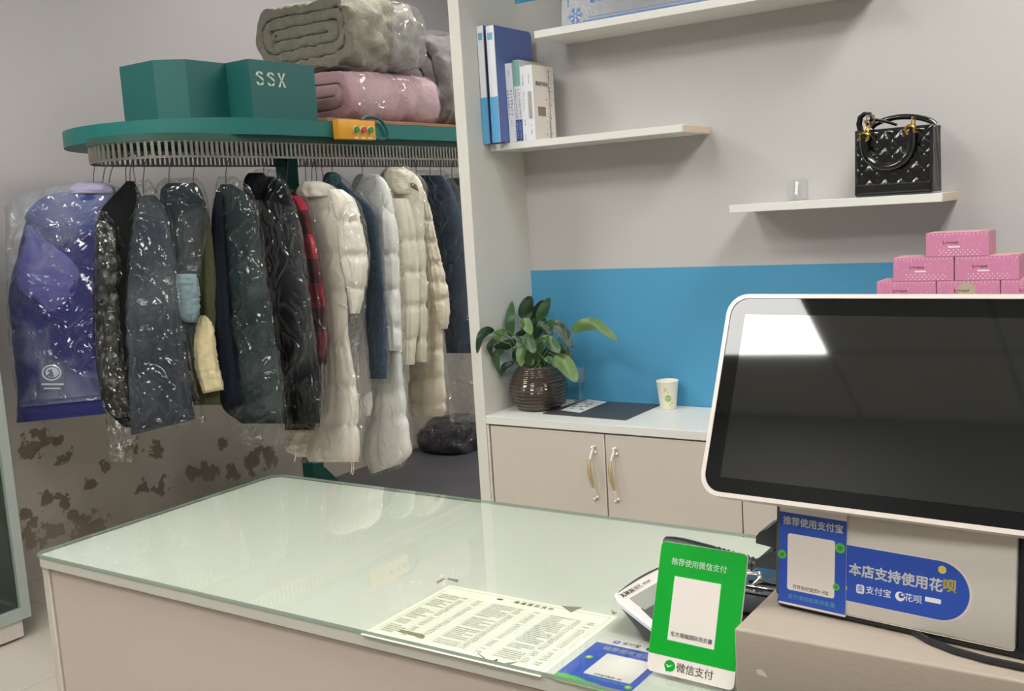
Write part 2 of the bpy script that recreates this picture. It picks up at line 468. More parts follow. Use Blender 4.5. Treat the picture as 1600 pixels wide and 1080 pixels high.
cb = thing('base_cabinet', 'low cream cabinet with brass-centred handles under the blue band', 'cabinet', (-1.85, YF, 0))
MB().rbox(-1.8515, YF - .004, CAB_Z - .026, 1.2, YB - .001, CAB_Z, .002, 1).build('cabinet_top', m_white_lam, cb)
c_ = MB().box(-1.8515, YF + .018, .05, 1.19, YB - .002, CAB_Z - .027)
c_.box(-1.8515, YF + .04, 0, 1.19, YB - .002, .05)
c_.build('carcass', m_gap, cb)
MB().rbox(-1.8515, YF + .001, .05, -1.8445, YF + .02, CAB_Z - .028, .001, 1).build('edge_strip', m_cream, cb)
m_hw = M('handle_white', 'f0ece2', .25, coat=.5)
m_hg = M('handle_gold', 'cdb98a', .35, metal=.5)
xs = [-1.839, -1.4325, -1.0185, -.6045, -.1905, .2235, .6375, 1.19]
def handle(parent, x, zc):
    # slim curved pull with scroll ends
    y0 = YF
    def S(t):      # t 0..1 from bottom to top
        z = zc - .073 + .146 * t
        bow = math.sin(math.pi * t)
        return Vector((x + .0035 * math.sin(2 * math.pi * t) - .006 * (t - .5) * 2 * -1 * 0 - .004 * math.sin(math.pi * t), y0 - .006 - .02 * bow, z))
    g = MB(); pts = [S(t / 20) for t in range(4, 17)]
    g.tube(pts, [.0032 + .0038 * math.sin(math.pi * i / 12) for i in range(13)], 10)
    es = [MB(), MB()]
    for e, (lo, hi) in zip(es, ((0, 4), (16, 20))):
        e.tube([S(t / 20) for t in range(lo, hi + 1)], .0042, 10)
    for (dx, dz, rr) in ((-.004, .076, .0048), (.003, .079, .0042), (.006, .062, .004), (-.004, -.079, .0048), (.004, -.073, .0048)):
        for lat in (0,):
            es[dz > 0].lathe([(.0005, -rr), (rr * .7, -rr * .7), (rr, 0), (rr * .7, rr * .7), (.0005, rr)], (x + dx, y0 - rr - .0005, zc + dz), 12)
    for e in es: e.build('handle_end', m_hw, parent)
    return g
for i in range(len(xs) - 1):
    x0, x1 = xs[i] + .002, xs[i + 1] - .002
    d = MB().rbox(x0, YF, .06, x1, YF + .017, CAB_Z - .031, .0015, 1).build('door', m_door, cb)
    hx = x1 - .034 if i % 2 == 0 else x0 + .032
    g = handle(d, hx, .643)
    g.build('handle', m_hg, d)

# floating shelves
m_sh = M('shelf_white', 'e6e5df', .4)
m_she = M('shelf_cut_edge', 'e2cfb6', .6)
def shelf(x0, x1, yf, z0, z1, label, cut=None):
    b = MB().rbox(x0, yf, z0, x1, YB - .0005, z1, .001, 1)
    o = b.build('wall_shelf', m_sh); tag(o, label, 'shelf')
    if cut: MB().box(x1, yf + .0015, z0 + .001, x1 + .0008, YB - .002, z1 - .001).build('raw_edge', m_she, o)
    return o
shelf(-1.851, -1.2015, 2.681, 1.607, 1.628, 'white wall shelf holding the books and binders', True)
shelf(-1.672, -.72, 2.69, 1.925, 1.947, 'white top wall shelf holding the metal plaque')
shelf(-1.077, -.5285, 2.69, 1.377, 1.3985, 'white wall shelf holding the black handbag', True)

# ================================================================== COUNTER
CT = .846
ct = thing('service_counter', 'long cream laminate counter with a glass sheet on top', 'counter', (-1.765, 1.01, 0))
CX0, CX1, CY0, CY1 = -1.767, .62, 1.012, 1.606
MB().prism(rrect(CX0, CY0, CX1, CY1, [.012, .012, .012, .03]), CT - .02, CT).build('counter_top', M('counter_laminate', 'd6d5cb', .4), ct)
MB().rbox(CX0 + .004, CY0 + .005, 0, CX0 + .023, CY1 - .006, CT - .0205, .001, 1).build('end_panel', m_cream, ct)
MB().rbox(CX1 - .023, CY0 + .005, 0, CX1 - .004, CY1 - .006, CT - .0205, .001, 1).build('end_panel', m_cream, ct)
MB().rbox(CX0 + .025, CY0 + .009, 0, CX1 - .025, CY0 + .024, CT - .026, .001, 1).build('front_panel', M('counter_front', 'd3c6bb', .5, var=(150, .03)), ct)
MB().box(CX0 + .026, CY0 + .025, .05, CX1 - .026, CY1 - .02, CT - .05).build('carcass', m_gap, ct)
MB().rbox(CX0 + .025, CY1 - .02, 0, CX1 - .025, CY1 - .007, CT - .026, .001, 1).build('back_panel', m_door, ct)
m_glass = clear_mat('green_glass', 'f5faf7', .02, 1.1)
m_gedge = M('glass_cut_edge', 'a3b5a9', .15, trans=.0)
gl = MB()
pts = rrect(CX0 - .001, CY0 - .004, CX1 - .01, CY1 + .001, [.014, .005, .005, .032], 8)
n = len(pts); GZ0, GZ1 = CT + .0012, CT + .0062
vs = [(p[0], p[1], GZ1) for p in pts]
gl.add(vs, [list(range(n))], 0)
o = gl.build('glass_sheet', m_glass)
tag(o, 'clear greenish glass sheet covering the counter top', 'glass')
ge = MB(); vs = [(p[0], p[1], GZ0) for p in pts] + [(p[0], p[1], GZ1) for p in pts]
ge.add(vs, [(i, (i + 1) % n, (i + 1) % n + n, i + n) for i in range(n)])
ge.build('cut_edge', m_gedge, o)

# display cabinet at the far left
dc = thing('display_cabinet', 'grey-framed glass display cabinet standing at the left wall', 'display cabinet', (-3.75, 1.0, 0))
m_dcf = M('grey_frame', 'a9b3ad', .4, metal=.2)
m_pl = M('plinth_white', 'cfc6bf', .5)
DX0, DX1, DY0, DY1 = -4.06, -3.49, -.3, 1.953
fr_ = MB()
for x in (DX0, DX1 - .035):
    for y in (DY0, .82, DY1 - .035):
        fr_.box(x, y, .1151, x + .035, y + .035, 1.9149)
for z in (.075, 1.915):
    fr_.box(DX0, DY0, z, DX1, DY0 + .035, z + .04); fr_.box(DX0, DY1 - .035, z, DX1, DY1, z + .04)
    fr_.box(DX0, DY0 + .0351, z, DX0 + .035, DY1 - .0351, z + .04); fr_.box(DX1 - .035, DY0 + .0351, z, DX1, DY1 - .0351, z + .04)
fr_.build('cabinet_frame', m_dcf, dc)
MB().box(DX0 + .01, DY0 + .01, .1, DX1 - .01, DY1 - .01, .11).build('base_board', M('base_board', '6f7a72', .5), dc)
MB().box(DX0 + .01, DY0 + .02, .01, DX1 - .012, DY1 - .03, .074).build('plinth', m_pl, dc)
m_dg = clear_mat('cabinet_glass', 'a9bcb2', .01, 1.3)
g = MB()
g.add([(DX1 - .017, DY0, .11), (DX1 - .017, DY1 - .03, .11), (DX1 - .017, DY1 - .03, 1.92), (DX1 - .017, DY0, 1.92)], [(0, 1, 2, 3)])
g.build('glass_door', m_dg, dc)
g = MB(); g.add([(DX0 + .03, DY1 - .017, .11), (DX1 - .03, DY1 - .017, .11), (DX1 - .03, DY1 - .017, 1.92), (DX0 + .03, DY1 - .017, 1.92)], [(0, 1, 2, 3)])
g.build('glass_end', m_dg, dc)
for x in (DX0 + .06, DX1 - .06):
    for y in (DY0 + .08, .8, DY1 - .07):
        MB().lathe([(.02, 0), (.024, .004), (.024, .008), (.016, .0105)], (x, y, 0), 16).build('foot', M('black_rubber', '1c1b1a', .7), dc)

# ================================================================== THINGS ON THE COUNTER
GT = GZ1 + .0003
m_ink = M('black_ink', '2c2a28', .6)
m_inkg = M('grey_ink', '77716a', .7)
m_paper = M('paper', 'f8f4e4', .7)
m_wpaper = M('white_card', 'e6ded6', .45)
m_wink = M('white_ink', 'f2f2f2', .5)
m_ablue = M('card_blue', '2f55b8', .4)
m_green = M('sign_green', '00a32c', .35)
m_lgreen = M('leaf_green_ink', '5cbf4a', .5)
m_yellow = M('yellow_ink', 'e2cf5a', .5)
m_cyan = M('pale_cyan_ink', '5f9fc8', .5)
m_black = M('black_plastic', '1d1f20', .4)
m_dgrey = M('dark_grey_plastic', '4a4f50', .5)
m_chrome = M('chrome', 'd8d8d8', .15, metal=1)
m_silver = M('silver_plastic', 'dcdad8', .25, coat=.3)

# price list under the glass
PX0, PX1, PY0, PY1 = -.9665, -.6695, 1.0055, 1.2125
pl = thing('price_list', 'yellowed printed price list with torn tape under the counter glass', 'paper', (PX0, PY0, CT + .0002))
MB().prism(rrect(0, 0, PX1 - PX0, PY1 - PY0, .001, 2), 0, .0002).build('sheet', m_paper, pl, world=False)
W, H = PX1 - PX0, PY1 - PY0
g = MB()
z0, z1 = .0002, .0003
def rule(x0, y0, x1, y1): g.box(x0, y0, z0, x1, y1, z1)
for (x0, y0, x1, y1) in ((.008, .008, W - .008, .0084), (.008, H - .0084, W - .008, H - .008), (.008, .008, .0084, H - .008), (W - .0084, .008, W - .008, H - .008)): rule(x0, y0, x1, y1)
rows = 28; ty = H - .034; by = .024
colx = [.012, .05, .078, .106, .150, .178, .206, .248, .268, W - .012]
for k in range(rows + 1):
    y = by + (ty - by) * k / rows; rule(.012, y, W - .012, y + .0002)
for x in colx: rule(x, by, x + .00025, ty)
g.build('table_lines', m_inkg, pl, world=False)
g = MB(); rnd = random.Random(3)
for k in range(rows):
    y = by + (ty - by) * (k + .5) / rows
    for ci in range(len(colx) - 1):
        x = colx[ci] + .0025
        mx_ = colx[ci + 1] - .003
        if ci % 3: mx_ = min(mx_, x + .008)
        elif rnd.random() < .3: mx_ = x + (mx_ - x) * .6
        if rnd.random() < .12: continue
        while x < mx_:
            wv = rnd.uniform(.0012, .0022)
            g.box(x, y - .0013, z0, x + wv * .45, y + .0015, z1)
            g.box(x, y + rnd.uniform(-.001, .001), z0, x + wv, y + rnd.uniform(.0011, .0016), z1); x += wv + .0007
g.build('printed_rows', M('faded_ink', '6a625a', .7), pl, world=False)
text('瑞福国际洗衣', .0095, W * .56, H - .0165, .0003, m_ink, pl, spacing=1.5)
g = MB()
g.prism(disc(W * .36, H - .0165, .006, .003, 20), z0, z1); g.build('title_mark', m_ink, pl, world=False)
def scrap(pts, mat, name='torn_tape'):
    P = [atZ(x, y, CT + .0008) for x, y in pts]
    b = MB(); n_ = len(P)
    b.add([(p.x, p.y, CT + .0005) for p in P] + [(p.x, p.y, CT + .0009) for p in P], [list(range(n_))[::-1], list(range(n_, 2 * n_))] + [(i, (i + 1) % n_, (i + 1) % n_ + n_, i + n_) for i in range(n_)])
    return b.build(name, mat, pl)
m_tape = M('brown_tape', '8c8268', .6); m_tape2 = M('grey_tape', '8f887c', .5)
scrap([(622, 987), (626, 984), (664, 992), (662, 998)], m_tape)
scrap([(878, 947), (909, 949), (892, 957)], m_tape2)
scrap([(700, 903), (716, 906), (715, 910), (699, 905)], m_tape2)
scrap([(682, 909), (694, 903), (695, 905), (683, 912)], m_tape2)
scrap([(747, 1020), (759, 1029), (756, 1029), (746, 1021)], m_tape2)
scrap([(768, 1034), (778, 1029), (776, 1036)], m_ink); scrap([(789, 1036), (810, 1034), (798, 1038)], m_tape2)
scrap([(955, 953), (964, 958), (957, 960)], m_tape2)

# flat payment card under the glass
ac = thing('payment_card', 'blue and white payment card lying flat at the counter front edge', 'card', frame((-.6575, 1.0075, CT + .0002), (1, -.012, 0), (0, 1, 0)).to_translation(), mat=frame((-.6575, 1.0075, CT + .0002), (1, -.012, 0), (0, 1, 0)))
CW, CH = .106, .14
MB().prism(rrect(0, 0, CW, CH, .006), 0, .0003).build('card_sheet', m_wpaper, ac, world=False)
MB().prism(rrect(0, 0, CW, CH - .021, [.006, .006, 0, 0]), .0003, .0004).build('blue_field', m_ablue, ac, world=False)
MB().prism(rrect(.03, .031, .096, .094, .002), .0004, .0005).build('white_panel', m_wpaper, ac, world=False)
g = MB(); hill = [(0, .004), (.006, 0), (.1, 0), (.085, .006), (.06, .013), (.045, .014), (.03, .019), (.015, .02), (0, .018)]
g.prism(hill, .0004, .0005); g.build('green_hill', m_lgreen, ac, world=False)
g = MB(); g.prism([(.02, .002), (.075, .002), (.06, .007), (.045, .011), (.03, .01)], .0005, .0006); g.build('yellow_meadow', M('meadow', 'b6d84a', .5), ac, world=False)
for x, y, r in ((.014, .074, .0055), (.098, .022, .005)):
    g = MB(); g.prism(disc(x, y, r), .0004, .0005); b = g.build('green_badge', m_lgreen, ac, world=False)
    g = MB(); g.prism(disc(x, y, r * .55), .0005, .0006); g.build('badge_centre', m_yellow, b, world=False)
text('推荐使用支付宝', .0115, .057, .106, .0005, m_wink, ac, bold=.00025)
text('打开支付宝[扫一扫]', .0045, .063, .035, .0006, m_inkg, ac)
text('支付得蚂蚁森林能量', .0055, .066, .024, .0005, m_cyan, ac)
text('支付宝', .009, .046, .129, .0004, m_ink, ac)
g = MB(); g.prism(rrect(.02, .1245, .029, .1335, .002), .0003, .0004); lg = g.build('pay_logo', m_ablue, ac, world=False)
text('支', .007, .0245, .129, .0004, m_wink, lg)
g = MB(); g.prism(disc(.073, .129, .0045), .0003, .0004); g.prism(disc(.0745, .13, .0028), .0004, .0005, 1); g.build('swirl_logo', [m_ink, m_wpaper], ac, world=False)

# upright green payment sign
SG = frame((-.5547, 1.0689, GT), (.99888, -.04724, 0), (.01603, .33889, .94068))
sg = thing('payment_sign', 'green and white upright payment sign standing on the counter glass', 'sign', SG.to_translation(), mat=SG)
SW, SH = .1145, .1575
MB().prism(rrect(0, .0002, SW, SH, .0065), -.0028, 0).build('sign_board', m_wpaper, sg, world=False)
MB().prism(rrect(.0003, .0218, SW - .0003, SH - .0003, [0, 0, .0063, .0063]), 0, .0003).build('green_field', m_green, sg, world=False)
m_glow = M('pale_green_edge', 'a9e8b0', .4)
wp = MB(); wp.prism([(.0245, .0408), (.0875, .0408), (.0835, .118), (.0215, .118)][:0] or rrect(.0232, .0408, .0852, .1178, 0), .0003, .0005); wp = wp.build('white_panel', m_glow, sg, world=False)
MB().prism(rrect(.0238, .0414, .0846, .1172, 0), .0005, .0006).build('panel_face', m_wpaper, wp, world=False)
text('东方瑞福国际洗衣屋', .0062, .0543, .0487, .0007, m_ink, wp)
text('推荐使用微信支付', .0092, .0535, .1345, .0004, M('pale_green_ink', 'c8f0cc', .5), sg, bold=.0002)
g = MB(); g.prism(disc(.0305, .0113, .0072, .0066), 0, .0003); g.prism([(.0252, .0072), (.0262, .0036), (.0292, .0056)], 0, .0003); lg = g.build('check_bubble', m_green, sg, world=False)
g = MB(); g.prism([(.0262, .0118), (.0285, .0088), (.0352, .0135), (.0287, .0106), (.0266, .0128)], .0003, .0005); g.build('check_mark', m_wink, lg, world=False)
text('微信支付', .0122, .0635, .0108, .0002, M('dark_brown_ink', '55504d', .6), sg)
st = MB(); st.add([SG @ Vector((.045, .1, -.003)), SG @ Vector((.07, .1, -.003)), Vector((-.48, 1.155, GT)), Vector((-.508, 1.157, GT)),
                   SG @ Vector((.045, .103, -.003)), SG @ Vector((.07, .103, -.003)), Vector((-.48, 1.158, GT)), Vector((-.508, 1.16, GT))],
                  [(0, 1, 2, 3), (7, 6, 5, 4), (0, 4, 5, 1), (1, 5, 6, 2), (2, 6, 7, 3), (3, 7, 4, 0)])
st.build('support_leg', m_wpaper, sg)

# calculator, seen from its side, screen end to the left
A = atZ(955, 933, .9); C = atZ(1014, 979, .872)
KX = Vector((C.x - A.x, C.y - A.y, 0)).normalized()
KM = frame((A.x, A.y, GT), KX, (-KX.y, KX.x, 0))
kc = thing('calculator', 'silver desktop calculator half hidden behind the green payment sign', 'calculator', KM.to_translation(), mat=KM)
L1 = (Vector((C.x, C.y, 0)) - Vector((A.x, A.y, 0))).length
zt = .9 - GT
slope = (.9 - .872) / L1
KW = .168
def kz(x): return zt - slope * min(x, .07) - .12 * max(0, x - .07)
def ktop(name, out_, lift, mats, x0=0, x1=.15):
    # plate following the bent top, rounded at the screen end
    b = MB(); prof = []
    pts = rrect(x0, 0, x1, KW, [.014, .012, .012, .014], 6)
    dense = []
    for i, p in enumerate(pts):
        q = pts[(i + 1) % len(pts)]; k = max(1, int(math.dist(p, q) / .01))
        for j in range(k): dense.append((p[0] + (q[0] - p[0]) * j / k, p[1] + (q[1] - p[1]) * j / k))
    return dense
pts = ktop('', 0, 0, None)
# bulge of the screen end
pts = [(x - .006 * math.sin(math.pi * y / KW) * (1 if x < .03 else 0), y) for x, y in pts]
n = len(pts)
b = MB()
ring = lambda off, inset: [Vector((KW * 0 + (x - .07) * (1 - inset) + .07, (y - KW / 2) * (1 - inset) + KW / 2, kz(x) + off)) for x, y in pts]
vs = ring(-.005, 0) + ring(0, .0) + ring(.0012, .03)
b.add(vs, [list(range(n))[::-1]] + [(i, (i + 1) % n, (i + 1) % n + n, i + n) for i in range(n)] + [(i + n, (i + 1) % n + n, (i + 1) % n + 2 * n, i + 2 * n) for i in range(n)], 0, True)
b.build('silver_rim', M('bright_silver', 'e8e8ea', .18, coat=.5), kc, world=False)
def facept(u, v):
    x = .001 + .147 * u; ins = .0025 + .011 * max(0, 1 - x / .012) ** 2
    y = ins + (KW - 2 * ins) * v
    return Vector((x - .0045 * math.sin(math.pi * v) * max(0, 1 - x / .03), y, kz(x) + .0014))
b = MB(); b.grid(facept, 42, 12)
b.build('face_plate', M('champagne_plate', 'd8cfc8', .35), kc, world=False)
b = MB()
low = [Vector((max(x * .95 + .004, .045 + .3 * max(0, x - .045)) if x < .06 else x * .96, (y - KW / 2) * .94 + KW / 2, .0006)) for x, y in pts]
vs = low + ring(-.0052, .012)
b.add(vs, [list(range(n))[::-1], list(range(n, 2 * n))] + [(i, (i + 1) % n, (i + 1) % n + n, i + n) for i in range(n)], 0, True)
b.build('dark_body', m_dgrey, kc, world=False)
# window, brand and keys lie on the tilted face
FM = frame((0, 0, zt + .0016), (1, 0, -slope), (0, 1, 0))
tl = MB().prism(rrect(.017, .02, .048, KW - .02, .002), .0003, .0006, m=FM).build('lcd_window', M('lcd_grey', '9a9a8c', .2, coat=.5), kc, world=False)
for k in range(6):
    b = MB()
    yy = .062 + k * .012
    for q in ((0, 0, .01, .0012), (0, .0062, .01, .0074), (0, 0, .0012, .0074), (.0088, 0, .01, .0074)):
        b.box(.028 + q[0], yy + q[1], .0006, .028 + q[2], yy + q[3], .0007, m=FM)
    b.build('lcd_digit', M('lcd_digit', '858576', .4), tl, world=False)
RM = FM @ Matrix.Rotation(math.radians(90), 4, 'Z')
text('X.W.N', .0095, .027, -.0085, .0006, m_ink, kc, m=RM, bold=.0002)
text('时代', .008, .052, -.0085, .0006, m_inkg, kc, m=RM)
text('WD-001', .005, .074, -.0085, .0006, m_inkg, kc, m=RM)
for i in range(4):
    for j in range(6):
        zz = kz(.074 + i * .019) + .0014
        MB().rbox(.071 + i * .019, .018 + j * .0225, zz, .084 + i * .019, .034 + j * .0225, zz + .004, .0015, 1).build('key', m_silver if (i + j) % 5 else m_dgrey, kc, world=False)

# black handset behind the sign
hs = thing('handset', 'black handset lying behind the green payment sign', 'handset', (-.7, 1.44, GT))
P0 = atZ(1041, 848, GT + .012); P1 = atZ(1110, 862, GT + .013); P2 = atZ(1215, 893, GT + .012)
path = [P0.lerp(P1, k / 5) for k in range(5)] + [P1.lerp(P2, k / 8) for k in range(9)]
rad = [.0105, .0125, .0128, .0122, .0112, .0105, .0098, .0095, .0092, .009, .0092, .0098, .0105, .0112]
b = MB(); b.tube(path, rad, 14, flat=1.0); b.build('handset_body', m_black, hs)
b = MB()
for k in range(12):
    p = path[6].lerp(path[13], k / 12); b.tube([p + Vector((-.0006, 0, 0)), p + Vector((.0012, 0, 0))], .0112, 14)
b.build('grip_ribs', m_dgrey, hs)

# black receipt printer between the sign and the till box
rp = thing('receipt_printer', 'black receipt printer wedged between green sign and beige cash drawer', 'printer', (-.5, 1.25, GT))
MB().rbox(-.528, 1.19, GT, -.434, 1.375, GT + .036, .006, 3).build('printer_body', M('gloss_black', '151617', .18, coat=.4), rp)
MB().rbox(-.52, 1.2, GT + .0362, -.44, 1.255, GT + .041, .002, 2).build('paper_lid', m_black, rp)
for k in range(3):
    MB().rbox(-.516, 1.268 + k * .022, GT + .0362, -.444, 1.271 + k * .022, GT + .0385, .0008, 1).build('slot_bar', m_chrome if k == 1 else m_dgrey, rp)
p = atZ(1162, 896, GT + .045)
q = atZ(1186, 897, GT + .05)
MB().tube([p, p.lerp(q, .6), q, q + Vector((.004, -.006, -.006)), q + Vector((-.002, -.012, -.01)), q + Vector((-.006, -.012, -.014))], [.0028, .003, .0042, .0045, .003, .0024], 10).build('chrome_lever', m_chrome, rp)

# beige cash drawer
bx = thing('cash_drawer', 'beige metal cash drawer under the till terminal', 'cash drawer', (-.428, 1.041, GT))
m_beige = M('beige_metal', 'a99d8e', .5, bump=(220, .05), var=(180, .03))
MB().rbox(-.428, 1.041, GT + .004, .03, 1.34, .94, .0035, 3).build('drawer_case', m_beige, bx)
for x in (-.41, .01):
    for y in (1.06, 1.32): MB().lathe([(.008, 0), (.009, .003), (.008, .0045)], (x, y, GT), 12).build('foot', m_black, bx)
p = atY(1190, 1053, 1.041)
b = MB(); b.prism([(p.x + dx, p.z + dz) for dx, dz in ((-.006, .003), (-.001, .005), (.004, .002), (.0065, -.003), (.001, -.0022), (-.005, -.001))], 0, .0004, m=Matrix(((1, 0, 0, 0), (0, 0, -1, 1.0408), (0, 1, 0, 0), (0, 0, 0, 1))))
b.build('paint_chip', M('pale_chip', 'cfc6ba', .6), bx)

# till terminal
TM = frame((-.4087, 1.1195, .94), (.99156, -.12964, 0), (.0116, .08875, .99599))
tt = thing('till_terminal', 'white-rimmed touch screen till terminal standing on the beige cash drawer', 'till', TM.to_translation(), mat=TM)
bz = MB()
bz.rbox(-.003, .012, -.15, .31, .137, -.004, .006, 2)
bz.build('base_housing', m_dgrey, tt, world=False)
b = MB().rbox(.0, .0005, -.146, .312, .0135, -.002, .006, 2); b.build('rubber_base', m_black, tt, world=False)
b = MB()
for k in range(16): b.box(-.0034, .018 + k * .0075, -.03, .0035, .0212 + k * .0075, -.011)
b.build('vent_ribs', m_black, tt, world=False)
m_plate = M('plate_white', 'd9d2c8', .35)
MB().rbox(.0052, .0085, -.004, .263, .1365, 0, .0035, 2).build('front_plate', m_plate, tt, world=False)
b = MB(); b.rbox(.264, .0085, -.006, .31, .1365, -.0015, .002, 1); b.build('right_cheek', m_black, tt, world=False)
# wedges that stick out on the left behind the base
def wedge(px, Y, th, name):
    P = [atY(x, y, Y) for x, y in px]
    b = MB(); n_ = len(P)
    b.add([p for p in P] + [p + Vector((0, th, 0)) for p in P], [list(range(n_)), list(range(n_, 2 * n_))[::-1]] + [(i, (i + 1) % n_, (i + 1) % n_ + n_, i + n_) for i in range(n_)])
    return b.build(name, m_dgrey, tt)
wedge([(1181, 849), (1181, 839), (1186, 832), (1200, 826), (1216, 812), (1216, 858)], 1.17, .05, 'hinge_arm')
wedge([(1180, 886), (1180, 877), (1190, 868), (1205, 863), (1216, 862), (1216, 892)], 1.17, .05, 'rear_foot')
# pill-shaped sticker, then the card over its left end
pill = rrect(.078, .0255, .2185, .0885, [0, .0315, .0315, 0], 10)
s1 = MB().prism([(x + (.0012 if x > .1 else 0), y) for x, y in rrect(.078, .0243, .2197, .0898, [0, .0327, .0327, 0], 10)], 0, .0003).build('pill_sticker', m_wpaper, tt, world=False)
MB().prism(pill, .0003, .0005).build('blue_field', m_ablue, s1, world=False)
text('本店支持使用花', .0146, .1405, .0612, .0006, m_wink, s1, bold=.0004)
text('呗', .0146, .1985, .0628, .0006, m_yellow, s1, bold=.0004)
MB().prism(disc(.1905, .0795, .0042), .0005, .0007).build('yellow_dot', m_yellow, s1, world=False)
MB().prism(disc(.0835, .0395, .0045), .0005, .0007).build('yellow_dot', m_yellow, s1, world=False)
MB().prism(rrect(.0985, .0365, .1075, .0465, .002), .0005, .0007).build('pay_logo', m_wink, s1, world=False)
text('支', .008, .103, .0415, .0008, m_ablue, s1)
text('支付宝', .0095, .1235, .0418, .0006, m_wink, s1)
g = MB(); g.prism(disc(.147, .0422, .0052), .0005, .0007); g.prism(disc(.1485, .0435, .003), .0007, .0009, 1); g.prism(disc(.1495, .0445, .0013), .0009, .001); g.build('swirl_logo', [m_wink, m_ablue], s1, world=False)
text('花呗', .0095, .161, .0422, .0006, m_wink, s1)
g = MB(); g.prism(rrect(.1735, .0425, .19, .0475, .001), .0005, .0007); g.build('small_tag', m_wink, s1, world=False)
s2 = MB().prism(rrect(.0055, .0062, .0868, .134, .001), .0007, .0011).build('payment_sticker', m_wpaper, tt, world=False)
MB().prism(rrect(.0055, .0088, .0866, .1148, 0), .0011, .0012).build('blue_field', m_ablue, s2, world=False)
MB().prism(rrect(.0163, .0245, .0735, .0907, .003), .0012, .0013).build('white_panel', m_wpaper, s2, world=False)
text('推荐使用支付宝', .0104, .0465, .1045, .0013, m_wink, s2, bold=.0003)
text('打开支付宝[扫一扫]', .005, .045, .029, .0014, m_inkg, s2)
text('支付得蚂蚁森林能量', .0064, .046, .0165, .0013, m_cyan, s2)
for x, y, r in ((.0095, .0645, .0052), (.0795, .0835, .0058), (.0755, .0385, .004)):
    MB().prism(disc(x, y, r), .0012, .0014).build('green_badge', m_lgreen, s2, world=False)
    MB().prism(disc(x, y, r * .5), .0014, .0015).build('badge_centre', M('badge_ink', '3f8f3a', .5), s2, world=False)
g = MB()
for x in (.018, .024, .047, .052): g.prism(disc(x, .1335, .0022), .0011, .0013)
g.build('cut_off_print', m_ink, s2, world=False)
# screen
SM = frame((-.4916, 1.1015, 1.0730), (.99787, -.06523, 0), (.02696, .41215, .91072))
def uv(px, py):
    Mi = SM.inverted(); o = Mi @ EYE; d = Mi.to_3x3() @ ray(px, py); k = -o.z / d.z; return o.x + d.x * k, o.y + d.y * k
MWD, MHT = .388, .25
L_ = TM.inverted() @ SM
MB().prism(rrect(0, 0, MWD, MHT, .026, 10), -.022, -.0012, m=L_).build('screen_housing', m_plate, tt, world=False)
rim = MB(); o_ = rrect(0, 0, MWD, MHT, .026, 10); i_ = rrect(.0052, .0052, MWD - .0052, MHT - .0052, .0215, 10); n = len(o_)
vs = [L_ @ Vector((*p, -.002)) for p in o_] + [L_ @ Vector((*p, .0012)) for p in o_] + [L_ @ Vector((*p, .0012)) for p in i_] + [L_ @ Vector((*p, -.001)) for p in i_]
rim.add(vs, [(k * n + i, k * n + (i + 1) % n, (k + 1) * n + (i + 1) % n, (k + 1) * n + i) for k in range(3) for i in range(n)])
rim.build('white_rim', M('rim_white', 'dcd2c8', .3, coat=.3), tt, world=False)
m_sg = M('screen_border', '151617', .03, spec=.4)
m_sd = M('screen_off', '222321', .04, spec=1.0)
gsc = MB().prism(i_, -.001, 0, m=L_).build('screen_glass', m_sg, tt, world=False)
u0, v1 = uv(1163.6, 491.7); u1, v0 = uv(1126.7, 745.3)
MB().prism(rrect((u0 + u1) / 2, v0, MWD - (u0 + u1) / 2, v1, 0), 0, .0002, m=L_).build('display_area', m_sd, gsc, world=False)
b = MB()
nk = L_ @ Vector((MWD / 2 - .06, .09, -.022))
b.add([L_ @ Vector(p) for p in ((.06, .05, -.0215), (.29, .05, -.0215), (.29, .16, -.0215), (.06, .16, -.0215))] + [Vector(p) for p in ((.06, .12, -.03), (.25, .12, -.03), (.25, .13, -.14), (.06, .13, -.14))],
      [(0, 1, 2, 3), (7, 6, 5, 4), (0, 4, 5, 1), (1, 5, 6, 2), (2, 6, 7, 3), (3, 7, 4, 0)])
b.build('neck', m_dgrey, tt, world=False)
# cable lying on the drawer
cp = [TM @ Vector((.13, .007, -.012)), atZ(1424, 985, .9445), atZ(1450, 1000, .9445), atZ(1490, 1016, .9445), atZ(1540, 1030, .9445), atZ(1610, 1045, .9445), atZ(1700, 1058, .9445)]
sm = []
for i in range(len(cp) - 1):
    for k in range(5): sm.append(cp[i].lerp(cp[i + 1], k / 5))
o = MB().tube(sm, .0036, 8).build('cable', m_black); tag(o, 'black cable lying on the beige cash drawer in front of the till', 'cable')

